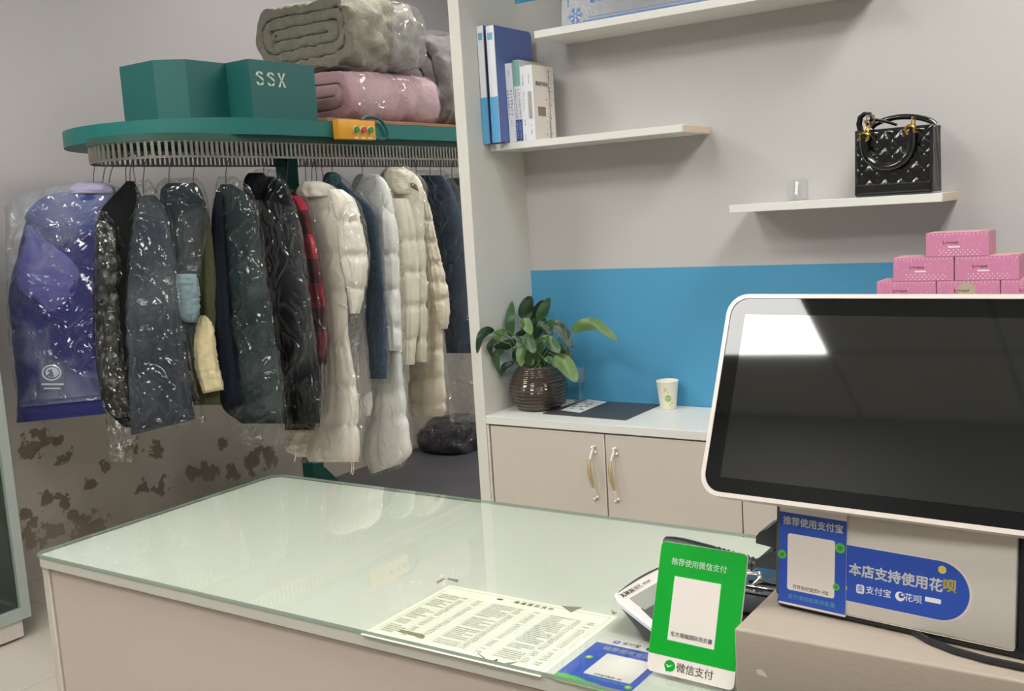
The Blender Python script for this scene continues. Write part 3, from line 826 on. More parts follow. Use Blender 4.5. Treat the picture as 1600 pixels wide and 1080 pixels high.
# ================================================================== BOOKS AND BINDERS ON THE SHELF
SHZ = 1.6285
XZ = Matrix(((1, 0, 0, 0), (0, 0, -1, 0), (0, 1, 0, 0), (0, 0, 0, 1)))      # local x-y drawn upright facing -Y
def upright(x, y, z): return Matrix.Translation((x, y, z)) @ XZ
YZ = Matrix(((0, 0, 1, 0), (1, 0, 0, 0), (0, 1, 0, 0), (0, 0, 0, 1)))      # local x-y drawn upright facing +X
def sidew(x, y, z): return Matrix.Translation((x, y, z)) @ YZ
m_bw = M('spine_white', 'e6e8ec', .45)
m_bb = M('binder_blue', '5c6ea8', .45)
m_lb = M('binder_light_blue', '5aa6d6', .45)
m_lb2 = M('label_blue', '78afd0', .5)
m_pages = M('page_block', 'ddd8cc', .8)
def binder(x0, x1, y0, y1, z1, label):
    t = thing('ring_binder', label, 'binder', (x0, y0, SHZ), group='binders on the bookshelf')
    h = z1 - SHZ
    MB().rbox(x0, y0 + .002, SHZ, x0 + .003, y1, z1, .001, 1).build('cover', m_bb, t)
    cv = MB(); cv.prism(rrect(y0 + .002, SHZ, y1, z1, [0, 0, .018, 0]), x1 - .003, x1, m=YZ); cv.build('cover', m_bb, t)
    sp_ = MB().rbox(x0, y0 - .001, SHZ, x1, y0 + .004, z1, .0015, 2).build('spine', m_bw, t)
    MB().box(x0, y0 - .0016, SHZ + .0005, x1, y0 - .0009, SHZ + h * .395).build('blue_band', m_lb, sp_)
    MB().box(x0 + .005, y0 - .0016, z1 - h * .12, x1 - .005, y0 - .0009, z1 - h * .06).build('label_window', m_lb2, sp_)
    MB().box(x0 + .003, y0 + .012, SHZ + .003, x1 - .003, y1 - .012, z1 - .012).build('page_block', m_pages, t)
    return t
binder(-1.8505, -1.827, 2.648, 2.855, 1.982, 'white-spined binder against the side panel, leftmost on the shelf')
b2 = binder(-1.808, -1.7795, 2.635, 2.845, 1.975, 'white-spined blue binder second from the side panel, its cover showing')
g = MB(); g.prism(rrect(2.69, SHZ + .012, 2.712, SHZ + .052, .002), -1.7795, -1.7792, m=YZ); g.build('cover_label', m_lb2, b2)

def book(x0, x1, y0, y1, h, label, mats, marks=(), lean=0, seed=0):
    t = thing('book', label, 'book', (x0, y0, SHZ), group='paperbacks on the bookshelf')
    wd, dp = x1 - x0, y1 - y0
    mm = Matrix.Translation((x0, y0, SHZ)) @ Matrix.Rotation(lean, 4, 'Y')
    MB().rbox(0, 0, 0, wd, .0015, h, .0004, 1, m=mm).build('spine', mats[0], t)
    MB().box(0, .0015, 0, .0006, dp, h, m=mm).build('cover', mats[1], t)
    c2 = MB().box(wd - .0006, .0015, 0, wd, dp, h, m=mm).build('cover', mats[1], t)
    MB().box(.0006, .0015, .002, wd - .0006, dp - .002, h - .002, m=mm).build('page_block', m_pages, t)
    rnd = random.Random(seed)
    for z0, z1, mt, kind in marks:
        b = MB()
        if kind == 'band': b.box(0, -.0003, z0 * h, wd, .0001, z1 * h, m=mm)
        elif kind == 'pill': b.prism(rrect(wd * .22, z0 * h, wd * .78, z1 * h, wd * .25), .0001, .0004, m=mm @ XZ)
        else:
            z = z0 * h
            cell = .0085 if kind == 'rows' else .0055
            cols = (.28, .72) if kind == 'rows' else (.5,)
            while z < z1 * h:
                for cx in cols:
                    s = cell * .42; cxx = cx * wd
                    for q in range(3):
                        a = rnd.uniform(-s, s * .6); bz = rnd.uniform(-s, s * .7)
                        if rnd.random() < .5: b.box(cxx - s, -.0005, z + bz, cxx + s * rnd.uniform(.4, 1), 0, z + bz + cell * .13, m=mm)
                        else: b.box(cxx + a, -.0005, z - s, cxx + a + cell * .13, 0, z + s * rnd.uniform(.4, 1), m=mm)
                z += cell * 1.15
        b.build('spine_print' if kind != 'band' else 'spine_band', mt, t)
    return t, c2, mm
m_tealb = M('teal_spine', '7fb5ab', .5); m_navyb = M('navy_spine', '2f4f95', .5); m_bluei = M('blue_grey_ink', '7089b8', .6)
book(-1.7775, -1.7535, 2.684, 2.83, .236, 'white paperback with pale blue lettering leaning beside the blue binder', (m_bw, m_bw), ((.36, .68, m_bluei, 'rows'), (.2, .3, M('pale_ink', 'b8c4d4', .6), 'col'), (.85, .92, m_bluei, 'col')), lean=-.01, seed=1)
book(-1.7535, -1.7425, 2.688, 2.84, .243, 'thin teal, white and navy paperback, left of the matching pair', (m_bw, M('page_cover', 'd9dcd6', .5)), ((.68, .995, m_tealb, 'band'), (.005, .27, m_navyb, 'band'), (.3, .66, m_ink, 'col'), (.05, .24, m_bw, 'col')), seed=2)
book(-1.742, -1.731, 2.689, 2.84, .243, 'thin teal, white and navy paperback, right of the matching pair', (m_bw, M('page_cover', 'd9dcd6', .5)), ((.68, .995, m_tealb, 'band'), (.005, .27, m_navyb, 'band'), (.3, .66, m_ink, 'col'), (.05, .24, m_bw, 'col')), seed=3)
book(-1.7305, -1.712, 2.6895, 2.83, .222, 'white paperback with small black spine lettering second from the right end', (m_bw, M('cover_cream', 'dcd6ca', .5)), ((.76, .88, m_ink, 'col'), (.42, .66, m_inkg, 'col'), (.22, .3, m_inkg, 'col'), (.02, .1, m_inkg, 'col')), seed=4)
bk, c2, mm = book(-1.711, -1.6845, 2.687, 2.808, .223, 'white paperback at the right end with a birch tree on its cover', (m_bw, M('cover_ivory', 'f0e8df', .5)), ((.28, .66, M('spine_pill', 'b9b4ac', .6), 'pill'), (.3, .64, m_ink, 'col'), (.76, .88, m_inkg, 'col'), (.2, .22, m_ink, 'col'), (.08, .15, m_inkg, 'col')), seed=5)
CM = mm @ Matrix.Translation((.0268, .004, 0)) @ YZ
rnd = random.Random(12)
def coverpoly(pts, mat, name, z=0):
    b = MB(); b.prism(pts, z, z + .0002, m=CM); return b.build(name, mat, c2)
m_birch = M('birch_print', 'a8a2b0', .6); m_birch2 = M('birch_bark', '6f6a78', .6)
trunk = [(.082, .004), (.09, .004), (.0895, .06), (.092, .11), (.09, .16), (.0915, .216), (.0875, .216), (.085, .15), (.0865, .1), (.083, .05)]
coverpoly(trunk, m_birch, 'tree_print')
b = MB()
for k in range(60):
    y = rnd.uniform(.01, .21); x = .086 + rnd.gauss(0, .009 + .00004 * k); s = rnd.uniform(.0008, .003)
    b.prism([(x - s, y), (x + s * .3, y - s * .5), (x + s, y + s * .3), (x, y + s)], .0002, .0004, m=CM)
b.build('bark_marks', m_birch2, c2)
b = MB()
for k in range(46):
    y = rnd.uniform(.1, .214); x = .1 + rnd.uniform(-.004, .014); s = rnd.uniform(.0006, .002)
    b.prism([(x - s, y), (x + s * .3, y - s * .5), (x + s, y + s * .3), (x, y + s)], .0002, .0004, m=CM)
b.build('twig_marks', m_birch, c2)
coverpoly(rrect(.018, .072, .062, .1, .001), M('cover_block', '8f8577', .6), 'title_block')
text('挪威的森林', .0145, .046, .168, .0003, M('cover_ink', '6e665e', .6), c2, m=CM)

# ================================================================== METAL PLAQUE ON THE TOP SHELF
m_steel = M('brushed_steel', '76787a', .36, metal=1, bump=(90, .08), stretch=(1, 1, 40))
p0 = atY(877, 28, 2.80)
PLX = p0.x
PM = frame((PLX, 2.795, 1.9472), (1, 0, 0), (0, .11, 1))
pq = thing('metal_plaque', 'brushed metal plaque with blue print leaning on the top shelf', 'plaque', PM.to_translation(), mat=PM)
MB().rbox(0, 0, -.004, .62, .4, 0, .001, 1).build('plate', m_steel, pq, world=False)
m_pb = M('plaque_blue', '2f78c4', .45)
g = MB()
for (x0, y0, x1, y1) in ((.075, .0225, .545, .0255), (.095, .0325, .525, .034), (.0225, .075, .0255, .33), (.0325, .095, .034, .31), (.5945, .075, .5975, .33), (.586, .095, .5875, .31), (.075, .3745, .545, .3775), (.095, .366, .525, .3675)):
    g.box(x0, y0, 0, x1, y1, .0004)
g.build('blue_border', m_pb, pq, world=False)
for cx, cy in ((.05, .045), (.57, .045), (.05, .355), (.57, .355)):
    g = MB()
    for k in range(6):
        a = k * math.pi / 3
        R2 = Matrix.Translation((cx, cy, 0)) @ Matrix.Rotation(a, 4, 'Z')
        g.box(.004, -.0018, 0, .026, .0018, .0004, m=R2)
        for s in (-1, 1):
            g.prism([(.012, 0), (.02, s * .008), (.023, s * .008), (.0155, 0)], 0, .0004, m=R2)
    g.build('corner_ornament', m_pb, pq, world=False)
g = MB(); rnd = random.Random(4)
for k in range(26):
    x = .1 + k * .0165
    g.box(x, .075, 0, x + .0022, .075 + rnd.uniform(.012, .02), .0004); g.box(x, .075 + rnd.uniform(0, .012), 0, x + .011, .0772 + rnd.uniform(.002, .012), .0004)
    g.box(x + .009, .075, 0, x + .011, .075 + rnd.uniform(.008, .02), .0004)
g.build('blue_print_row', m_pb, pq, world=False)

# ================================================================== HANDBAG
BX0, BX1, BY0, BY1, BZ0 = -.742, -.5535, 2.702, 2.812, 1.3988
hb = thing('handbag', 'small black quilted patent handbag with gold rings on the right shelf', 'handbag', ((BX0 + BX1) / 2, (BY0 + BY1) / 2, BZ0))
m_pat = M('patent_leather', '0b0c0d', .13, coat=1.0, bump=(60, .12))
m_patw = M('patent_gusset', '121315', .22, coat=.8, bump=(45, .35), stretch=(1, 1, .15))
m_gold = M('gold_metal', 'd8b25a', .2, metal=1)
BH = .168; BW_ = BX1 - BX0
def quilt(u, v):
    a = abs(math.sin(math.pi * (u * 5 + v * 4.2))); c = abs(math.sin(math.pi * (u * 5 - v * 4.2)))
    d = abs(math.sin(math.pi * u * 5)); e = abs(math.sin(math.pi * v * 4.2))
    return .0022 * min(a, c) ** .5 + .0012 * min(d, e) ** .6
def front(u, v):
    x = BX0 + BW_ * u + .004 * (1 - v) * (0); z = BZ0 + .004 + (BH - .004) * v
    edge = min(1, min(u, 1 - u) / .04, min(v, 1 - v) / .04)
    y = BY0 + .010 * v - quilt(u, v) * edge * (0 if v < .16 else 1) + .004 * (1 - edge)
    return Vector((x, y, z))
b = MB(); b.grid(front, 90, 80); b.build('quilted_front', m_pat, hb)
def back(u, v):
    p = front(u, v); return Vector((p.x, BY0 + BY1 - p.y, p.z))
b = MB(); b.grid(back, 60, 50); b.build('quilted_back', m_pat, hb)
for s, X in ((-1, BX0), (1, BX1)):
    def side(u, v):
        fold = abs(u - .5) * 2
        inn = (1 - fold) * .012 * v + .002 * math.sin(u * 26 + v * 3) + .0015 * noise.noise(Vector((u * 8, v * 5, s)))
        return Vector((X - s * inn, BY0 + .004 + (.010) * v * (1 - 2 * u) + (BY1 - BY0 - .008) * u, BZ0 + .004 + (BH - .004) * v))
    b = MB(); b.grid(side, 30, 30); b.build('gusset', m_patw, hb)
MB().rbox(BX0 + .001, BY0 + .002, BZ0, BX1 - .001, BY1 - .002, BZ0 + .012, .004, 2).build('base', m_pat, hb)
MB().rbox(BX0 + .004, BY0 + .012, BZ0 + BH - .006, BX1 - .004, BY1 - .012, BZ0 + BH - .001, .002, 2).build('top_flap', m_patw, hb)
YR = BY0 + .002
r1 = atY(1353, 214, YR); r2 = atY(1424, 203, YR); bot = atY(1389, 261, YR)
# front handle hanging down in a U
b = MB(); pts = []
for k in range(25):
    a = math.pi * k / 24
    c_ = (r1 + r2) / 2
    x = c_.x - (r2.x - r1.x) / 2 * math.cos(a) * 1.05
    z = c_.z - (c_.z - bot.z) * (math.sin(a) ** .62)
    pts.append(Vector((x, YR - .012, z)))
b.tube(pts, [.0098] * 25, 14); b.build('front_handle', m_pat, hb)
for p in (r1, r2):
    b = MB(); b.tube([p + Vector((.0098 * math.cos(a), -.016, .0098 * math.sin(a))) for a in [2 * math.pi * k / 18 for k in range(18)]], .0042, 8, closed=True); b.build('gold_ring', m_gold, hb)
# rear handle standing up, and the rolled strap with its clip
b = MB(); q0 = atY(1362, 200, BY1 - .02); q1 = atY(1462, 195, BY1 - .02); pk = atY(1405, 183, BY1 - .02); pts = []
for k in range(21):
    t = k / 20; p = q0.lerp(q1, t); p.z += (pk.z - (q0.z + q1.z) / 2) * (math.sin(math.pi * t) ** .6); pts.append(p)
b.tube(pts, .0072, 12); b.build('rear_handle', m_pat, hb)
b = MB(); s0 = atY(1345, 203, YR + .02); pts = [s0 + Vector((dx, dy, dz)) for dx, dy, dz in ((0, 0, -.004), (-.004, 0, .015), (0, 0, .032), (.012, -.003, .040), (.026, -.006, .038), (.03, -.008, .025), (.022, -.004, .012), (.012, .01, .02), (.03, .03, .024), (.055, .04, .016), (.08, .04, .006))]
b.tube(pts, .0085, 8, flat=.45); b.build('strap', m_pat, hb)
b = MB(); s1 = atY(1360, 186, YR - .004); b.tube([s1 + Vector(d) for d in ((-.009, 0, .008), (.009, 0, .008), (.009, 0, -.008), (-.009, 0, -.008))], .0022, 8, closed=True); b.build('strap_buckle', m_gold, hb)
for k in range(3):
    c_ = s1.lerp(r1, .35 + .28 * k) + Vector((0, -.008, 0))
    b = MB(); b.tube([c_ + Vector((.0042 * math.cos(a), .002 * math.sin(a) * (1 if k % 2 else -1), .0085 * math.sin(a))) for a in [2 * math.pi * j / 14 for j in range(14)]], .0018, 6, closed=True); b.build('chain_link', m_gold, hb)
b = MB(); c_ = r2 + Vector((.006, -.006, .018)); b.tube([c_ + Vector((.004 * math.cos(a), 0, .013 * math.sin(a))) for a in [2 * math.pi * j / 14 for j in range(14)]], .0018, 6, closed=True); b.build('chain_link', m_gold, hb)

# clear hook on the wall
hk = thing('clear_wall_hook', 'clear square adhesive hook on the grey wall left of handbag', 'hook', (-.946, 2.87, 1.41))
hx0, hx1, hz0, hz1 = -.973, -.918, 1.4015, 1.457
MB().prism(rrect(hx0, hz0, hx1, hz1, .006), 0, .0025, m=Matrix.Translation((0, 2.8745, 0)) @ XZ).build('clear_plate', clear_mat('clear_plastic', 'e8e9e7', .08, .6, base=.42, basecol='fafaf8'), hk)
m_hookw = M('frosted_hook', 'eef0ee', .25)
b = MB(); b.tube([(-.946, 2.871, 1.449), (-.946, 2.866, 1.44), (-.946, 2.862, 1.425), (-.944, 2.857, 1.4165), (-.943, 2.85, 1.42)], [.006, .0045, .004, .0045, .004], 10); b.build('hook', m_hookw, hk)

# ================================================================== PINK BOXES
m_pink = M('pink_card', 'd285a8', .5); m_pinks = M('pink_card_side', 'd2949f', .5); m_pinkt = M('pink_card_top', 'dfa9ae', .5)
m_dot = M('pale_pink_dot', 'f4d0dc', .5); m_wd = M('white_dot', 'f8ecf0', .5)
PKW, PKH, PKD, PKY = .1385, .0572, .1, 2.61
rowz = [CAB_Z + .0006 + PKH * k for k in range(10)]
def pinkbox(x, row, label, flap=True, cut=False):
    z = rowz[row]
    t = thing('gift_box', label, 'box', (x, PKY, z), group='stacked pink boxes')
    MB().box(0, 0, 0, PKW, PKD, PKH - .0006).build('carton', [m_pinks], t, world=False)
    MB().box(.0004, -.0005, .0004, PKW - .0004, -.0001, PKH - .001).build('printed_front', m_pink, t, world=False)
    MB().box(.001, .001, PKH - .0007, PKW - .001, PKD - .001, PKH - .0004).build('lid', m_pinkt, t, world=False)
    b = MB(); mm = Matrix.Translation((0, -.0005, 0)) @ XZ
    rnd = random.Random(5)
    for k in range(15):
        b.prism(disc(.007 + k * .009, .0525, .0011, n=8), 0, .0002, m=mm)
    for rr, yy in ((0, .004), (1, .0095), (0, .015)):
        for k in range(9):
            b.prism(disc(.03 + k * .0105 + rr * .005, yy, .0013, n=8), 0, .0002, m=mm)
    b.build('white_dots', m_wd, t, world=False)
    b = MB()
    for k in range(26):
        b.prism(disc(rnd.uniform(.006, PKW - .006), rnd.uniform(.022, .049), .0009, n=8), 0, .0002, m=mm)
    b.build('pale_dots', m_dot, t, world=False)
    fm = Matrix.Translation((0, -.0007, 0)) @ XZ
    text('L', .012, .041, .033, 0, M('title_brown', '8e4a5c', .5), t, m=fm, bold=.0001)
    text('ov', .011, .05, .034, 0, M('title_tan', 'd9a878', .5), t, m=fm, bold=.0001)
    text('ead', .011, .064, .033, 0, M('title_grey', 'b79aa0', .5), t, m=fm, bold=.0001)
    b = MB(); b.box(.05, .0008, .0225, .074, .0012, .0238); b.box(.054, .0008, .0248, .072, .0012, .0257)
    b.prism(rrect(.05, .021, .076, .0245, .001), 0, .0002, m=mm); b.build('white_subtitle', m_wd, t, world=False)
    if cut:
        b = MB(); b.prism([(x_, y_) for x_, y_ in disc(.066, .034, .021, .017, 24)], 0, .0003, m=mm); b.build('window', M('beige_lining', 'b9ab93', .6), t, world=False)
    if flap:
        b = MB(); b.tube([(PKW * .86, .004, PKH - .0002), (PKW * .95, .018, PKH - .0002), (PKW - .003, PKD * .8, PKH - .0002)], .0006, 6); b.build('lid_slit', M('slit', '7a3a4c', .7), t, world=False)
    return t
x1_ = atY(1447, 402, PKY).x; x2_ = atY(1396, 440, PKY).x; x3_ = atY(1370, 460, PKY).x
pinkbox(x1_, 8, 'pink dotted box alone at the top of the box pyramid')
pinkbox(x2_, 7, 'pink dotted box, left one of the two below the top box')
pinkbox(x2_ + PKW + .0022, 7, 'pink dotted box, right one of the two below the top box')
pinkbox(x3_, 6, 'leftmost pink dotted box of the third row, half behind the till screen')
pinkbox(x3_ + PKW + .002, 6, 'middle pink box of the third row with an oval window', cut=True)
pinkbox(x3_ + 2 * (PKW + .002), 6, 'pink box of the third row at the right edge of the photo')
for r in range(6):
    for k in range(3):
        pinkbox(x3_ + k * (PKW + .002), r, ['left', 'middle', 'right'][k] + ' pink box in row %s of the stack hidden behind the till screen' % ['one', 'two', 'three', 'four', 'five', 'six'][r], flap=False)

# ================================================================== PLANT
CZ = CAB_Z + .0004
pc = atZ(834, 628, CZ); pc.y = min(pc.y, 2.765)
pc = Vector((-1.745, 2.715, CZ))
pt = thing('potted_peace_lily', 'leafy green plant in a ribbed round glass bowl on the cabinet', 'plant', pc)
prof = []
BHt = .138
for k in range(61):
    t = k / 60
    r = .056 + .037 * math.sin(math.pi * min(1, (t * 1.05 + .02)) ** .9) if t < .95 else .062
    r = .052 + (.0925 - .052) * math.sin(math.pi * (t * .86 + .08)) ** .8
    r += .0014 * math.sin(t * BHt / .0115 * 2 * math.pi)
    prof.append((r, t * BHt))
b = MB(); b.lathe(prof, pc + Vector((0, 0, .0005)), 48, cap=False); b.add([pc + Vector((prof[0][0] * math.cos(a), prof[0][0] * math.sin(a), .0008)) for a in [2 * math.pi * k / 48 for k in range(48)]], [list(range(48))])
bowl = b.build('glass_bowl', clear_mat('bowl_glass', 'c9c2b8', .03, 1.5, base=.10, basecol='8d8377'), pt)
b = MB(); b.lathe([(max(.002, r - .006), z + .002) for r, z in prof[1:40]], pc, 40); b.build('wet_soil', M('brown_soil', '63503f', .35, bump=(40, .6), var=(26, .5)), pt)
b = MB(); b.lathe([(max(.002, r - .006), z + .003) for r, z in prof[39:58]], pc, 40); b.build('root_mass', M('roots', '6d5f52', .6, bump=(50, .8), var=(30, .45), stretch=(1, 1, .3)), pt)
m_leafs = [M('leaf_dark', '263f28', .38, var=(30, .2), bump=(60, .15)), M('leaf_mid', '3a5c36', .38, var=(30, .2), bump=(60, .15)), M('leaf_light', '5c7a42', .4, var=(30, .15), bump=(60, .15))]
m_petiole = M('petiole', '5a7a45', .5)
mouth = pc + Vector((0, 0, BHt))
def zp(x, y): return 740 + x / 5.142, 450 + y / 5.142
def leaf(px, width, dy=0.0, tone=1, curl=.25, twist=0.0, petiole=True, dyt=None):
    Y = pc.y + dy; n_ = len(px)
    P = []
    for i, q in enumerate(px):
        yy = Y + ((dyt if dyt is not None else dy * .4) * i / max(1, n_ - 1))
        vv = ray(*zp(*q)); wm0 = width / 5.142 * .00203
        yy = min(yy, YB - .02, (1.8525 - .012 - wm0 * (.2 if i == len(px) - 1 else .55)) * abs(vv.y / vv.x))
        P.append(atY(*zp(*q), yy))
    # smooth centre line
    C = []
    N_ = 14
    for k in range(N_ + 1):
        t = k / N_ * (len(P) - 1); i = min(int(t), len(P) - 2); f = t - i
        p0 = P[max(0, i - 1)]; p1 = P[i]; p2 = P[i + 1]; p3 = P[min(len(P) - 1, i + 2)]
        C.append(.5 * ((2 * p1) + (p2 - p0) * f + (2 * p0 - 5 * p1 + 4 * p2 - p3) * f * f + (3 * p1 - p0 - 3 * p2 + p3) * f ** 3))
    view = (P[0] - EYE).normalized()
    wm = width / 5.142 * .00203 * 1.28
    vs = []; fs = []
    m_ = 6
    for k, c_ in enumerate(C):
        t = k / N_
        tg = (C[min(N_, k + 1)] - C[max(0, k - 1)]).normalized()
        sd = tg.cross(view)
        sd = sd.normalized() if sd.length > 1e-4 else Vector((1, 0, 0))
        nrm = sd.cross(tg)
        sd = (Matrix.Rotation(twist, 3, tg) @ sd); nrm = sd.cross(tg)
        hw = wm / 2 * max(.015, 2.05 * t ** .62 * (1 - t) ** .8)
        for j in range(m_ + 1):
            s = j / m_ * 2 - 1
            vs.append(c_ + sd * hw * s + nrm * (-abs(s) * hw * curl * -1 + .0018 * math.sin(9 * t + 2 * s)))
    for k in range(N_):
        for j in range(m_):
            a = k * (m_ + 1) + j; fs.append((a, a + 1, a + m_ + 2, a + m_ + 1))
    b = MB(); b.add(vs, fs, 0, True)
    if petiole:
        s0 = mouth + Vector((random.uniform(-.035, .035), random.uniform(-.025, .025), -.012))
        mid = s0.lerp(C[0], .55) + Vector((0, 0, .03))
        b.tube([s0.lerp(mid, k / 4) if k < 4 else mid.lerp(C[0], (k - 4) / 4) for k in range(9)], .0018, 6, mi=1)
    b.build('leaf', [m_leafs[tone], m_petiole], pt, sharp=80)
L = [
 ([(165, 350), (110, 345), (55, 395), (28, 530)], 72, -.04, 0), ([(300, 395), (290, 260), (310, 105)], 84, .02, 1), ([(405, 255), (420, 160), (462, 65)], 125, .03, 0),
 ([(520, 285), (560, 180), (612, 78)], 90, .04, 1), ([(480, 310), (500, 200), (560, 95)], 80, .06, 0), ([(375, 305), (420, 290), (465, 375)], 95, -.05, 2),
 ([(255, 340), (190, 380), (165, 450)], 70, -.03, 2), ([(345, 430), (260, 460), (165, 480)], 80, -.02, 0), ([(165, 415), (130, 470), (150, 555)], 50, -.02, 0),
 ([(250, 500), (180, 540), (205, 690)], 62, -.05, 1), ([(330, 600), (250, 630), (218, 715)], 55, -.04, 0), ([(410, 470), (380, 530), (380, 635)], 78, -.06, 2),
 ([(400, 385), (440, 430), (495, 525)], 95, -.055, 1), ([(490, 420), (540, 320), (640, 370)], 70, -.01, 0), ([(500, 425), (570, 400), (640, 385)], 40, -.03, 2),
 ([(560, 420), (620, 440), (695, 522)], 98, -.06, 1), ([(570, 300), (690, 310), (800, 490)], 85, .01, 1), ([(640, 285), (720, 350), (790, 470)], 95, -.02, 0),
 ([(790, 358), (870, 300), (1000, 300), (1165, 430)], 100, .02, 2), ([(650, 545), (740, 620), (830, 755)], 130, -.065, 2), ([(690, 450), (740, 520), (790, 585)], 80, .0, 0),
 ([(480, 620), (440, 570), (430, 500)], 70, -.03, 1), ([(540, 620), (580, 560), (600, 470)], 80, 0, 0), ([(620, 620), (650, 560), (640, 480)], 75, .02, 0),
 ([(380, 620), (340, 560), (330, 480)], 60, 0, 0), ([(460, 600), (520, 520), (540, 440)], 70, -.02, 1), ([(430, 380), (470, 300), (480, 230)], 80, 0, 0), ([(560, 560), (640, 590), (700, 660)], 60, -.05, 1),
 ([(330, 380), (400, 350), (380, 280)], 50, .01, 0), ([(600, 380), (560, 300), (580, 250)], 60, .03, 0)]
for i, (px, wd, dy, tone) in enumerate(L):
    leaf(px, wd, dy, tone, twist=random.uniform(-.22, .22))

# ================================================================== SMALL THINGS ON THE CABINET
# folder
F = [atZ(848, 647, CZ), atZ(978, 657, CZ), Vector((-1.395, 2.862, CZ)), Vector((-1.672, 2.862, CZ))]
fd = thing('document_folder', 'black document folder with a white label lying on the cabinet', 'folder', F[0])
b = MB(); b.add([p for p in F] + [p + Vector((0, 0, .003)) for p in F], [(3, 2, 1, 0), (4, 5, 6, 7)] + [(i, (i + 1) % 4, (i + 1) % 4 + 4, i + 4) for i in range(4)])
b.build('folder_cover', M('folder_black', '464648', .45, bump=(200, .1)), fd)
lz = CZ + .0033
LP = [atZ(876, 641, lz), atZ(906, 645, lz), atZ(949, 628, lz), atZ(918, 624, lz)]
b = MB(); b.add(LP, [(0, 1, 2, 3)]); lb = b.build('label_sheet', M('label_white', 'dfe0de', .5), fd)
b = MB(); rnd = random.Random(9)
for k in range(14):
    u = .08 + .84 * rnd.random(); v = .15 + .7 * rnd.random()
    p = LP[0].lerp(LP[1], u).lerp(LP[3].lerp(LP[2], u), v)
    b.box(p.x - .006, p.y - .004, lz + .0001, p.x + .006, p.y + .004, lz + .0003)
b.build('label_print', m_inkg, lb)
# red tag and clear little stand by the plant
p = atZ(880, 632, CZ); 
o = MB().rbox(p.x - .013, 2.775, CZ + .0034, p.x + .013, 2.79, CZ + .022, .005, 3).build('red_tag', M('red_plastic', 'b0454a', .4)); tag(o, 'small red plastic clip on the black folder beside the plant', 'clip')
gx, gy = -1.663, 2.835
cg = thing('clear_stand', 'small clear stemmed stand in the corner behind the plant', 'stand', (gx, gy, CZ + .0032))
m_cl = clear_mat('clear_acrylic', 'f0f4f2', .05, .6, base=.07)
b = MB(); b.lathe([(.021, 0), (.021, .003), (.004, .006), (.003, .05), (.006, .062), (.019, .066), (.019, .07)], (gx, gy, CZ + .0032), 24); b.build('stem', m_cl, cg)
b = MB(); b.lathe([(.019, .07), (.018, .11), (.0165, .11)], (gx, gy, CZ + .0032), 24, cap=False); b.build('cup', m_cl, cg)
# paper cup
qc = Vector((-1.349, 2.826, CZ))
cu = thing('paper_cup', 'white paper cup with green and yellow print on the cabinet', 'cup', qc)
b = MB(); b.lathe([(.0235, .0), (.0245, .0008), (.0335, .084), (.0345, .086), (.0335, .0875), (.0322, .086), (.0235, .006), (.002, .006)], qc, 40); b.build('cup_body', M('cup_paper', 'ece8d6', .5), cu)
def on_cup(cx, cz, rx, rz, mat, name, lift=.0004, n_=20):
    # a print wrapped on the cup wall; cx is arc length from the side facing the room
    b = MB(); vs = []
    for i in range(n_):
        a = 2 * math.pi * i / n_; z = cz + rz * math.sin(a); r = .0245 + (.009) * z / .084 + lift
        an = -math.pi / 2 - .45 + (cx + rx * math.cos(a)) / r + .9
        vs.append(qc + Vector((r * math.cos(an), r * math.sin(an), z)))
    b.add(vs, [list(range(n_))]); return b.build(name, mat, cu)
m_cg = M('print_green', '7fb63c', .5); m_cy = M('print_yellow', 'd9d44a', .5)
on_cup(0, .036, .0105, .0105, m_cg, 'round_logo'); on_cup(0, .036, .0086, .0086, M('cup_ivory', 'ece8d6', .5), 'logo_ring', .0006); on_cup(0, .036, .0074, .0074, m_cg, 'logo_centre', .0008)
for k in (-.0035, 0, .0035): on_cup(k, .036, .0011, .0032, M('cup_ivory', 'ece8d6', .5), 'logo_stroke', .0010, 8)
for x, z, r in ((-.007, .063, .0048), (-.0115, .057, .003), (.0005, .055, .0028), (.0118, .022, .0036), (.006, .016, .0026), (-.002, .07, .0022), (.0135, .03, .002)):
    on_cup(x, z, r * .8, r, m_cy, 'yellow_leaf')

# ================================================================== GARMENT CONVEYOR
XC, YC0, YC1, RR = -3.35, 2.75, 5.1, .42
XT, RT_ = -3.15, .22            # the slotted loop under the deck is narrower than the deck
_v = ray(140, 250); _l = math.hypot(_v.x, _v.y)
YT0 = (RT_ + XT * -(_v.y / _l)) / (-_v.x / _l)
def stadium(r, n=26, XC=XC, YC0=YC0):
    pts = []
    for k in range(n + 1):
        a = math.pi + math.pi * k / n; pts.append((XC + r * math.cos(a), YC0 + r * math.sin(a)))
    for k in range(n + 1):
        a = math.pi * k / n; pts.append((XC + r * math.cos(a), YC1 + r * math.sin(a)))
    return pts
m_teal = M('teal_enamel', '156a65', .42, var=(4, .08), bump=(300, .03))
m_teald = M('teal_enamel_box', '125b57', .5, var=(6, .07))
m_strip = M('number_strip', '2a4f42', .5, var=(160, .5))
m_rail = M('rail_steel', '96938a', .32, metal=.75, var=(9, .25))
m_raild = M('rail_dark', '3a3c3c', .5, metal=.4)
cv = thing('garment_conveyor', 'teal motorised garment conveyor with slotted rail carrying the bagged coats', 'conveyor', (XC, 3.25, 0))
b = MB(); b.prism(stadium(RR + .035, 64), 1.756, 1.816, smooth=True); b.build('rim_beam', m_teal, cv, sharp=50)
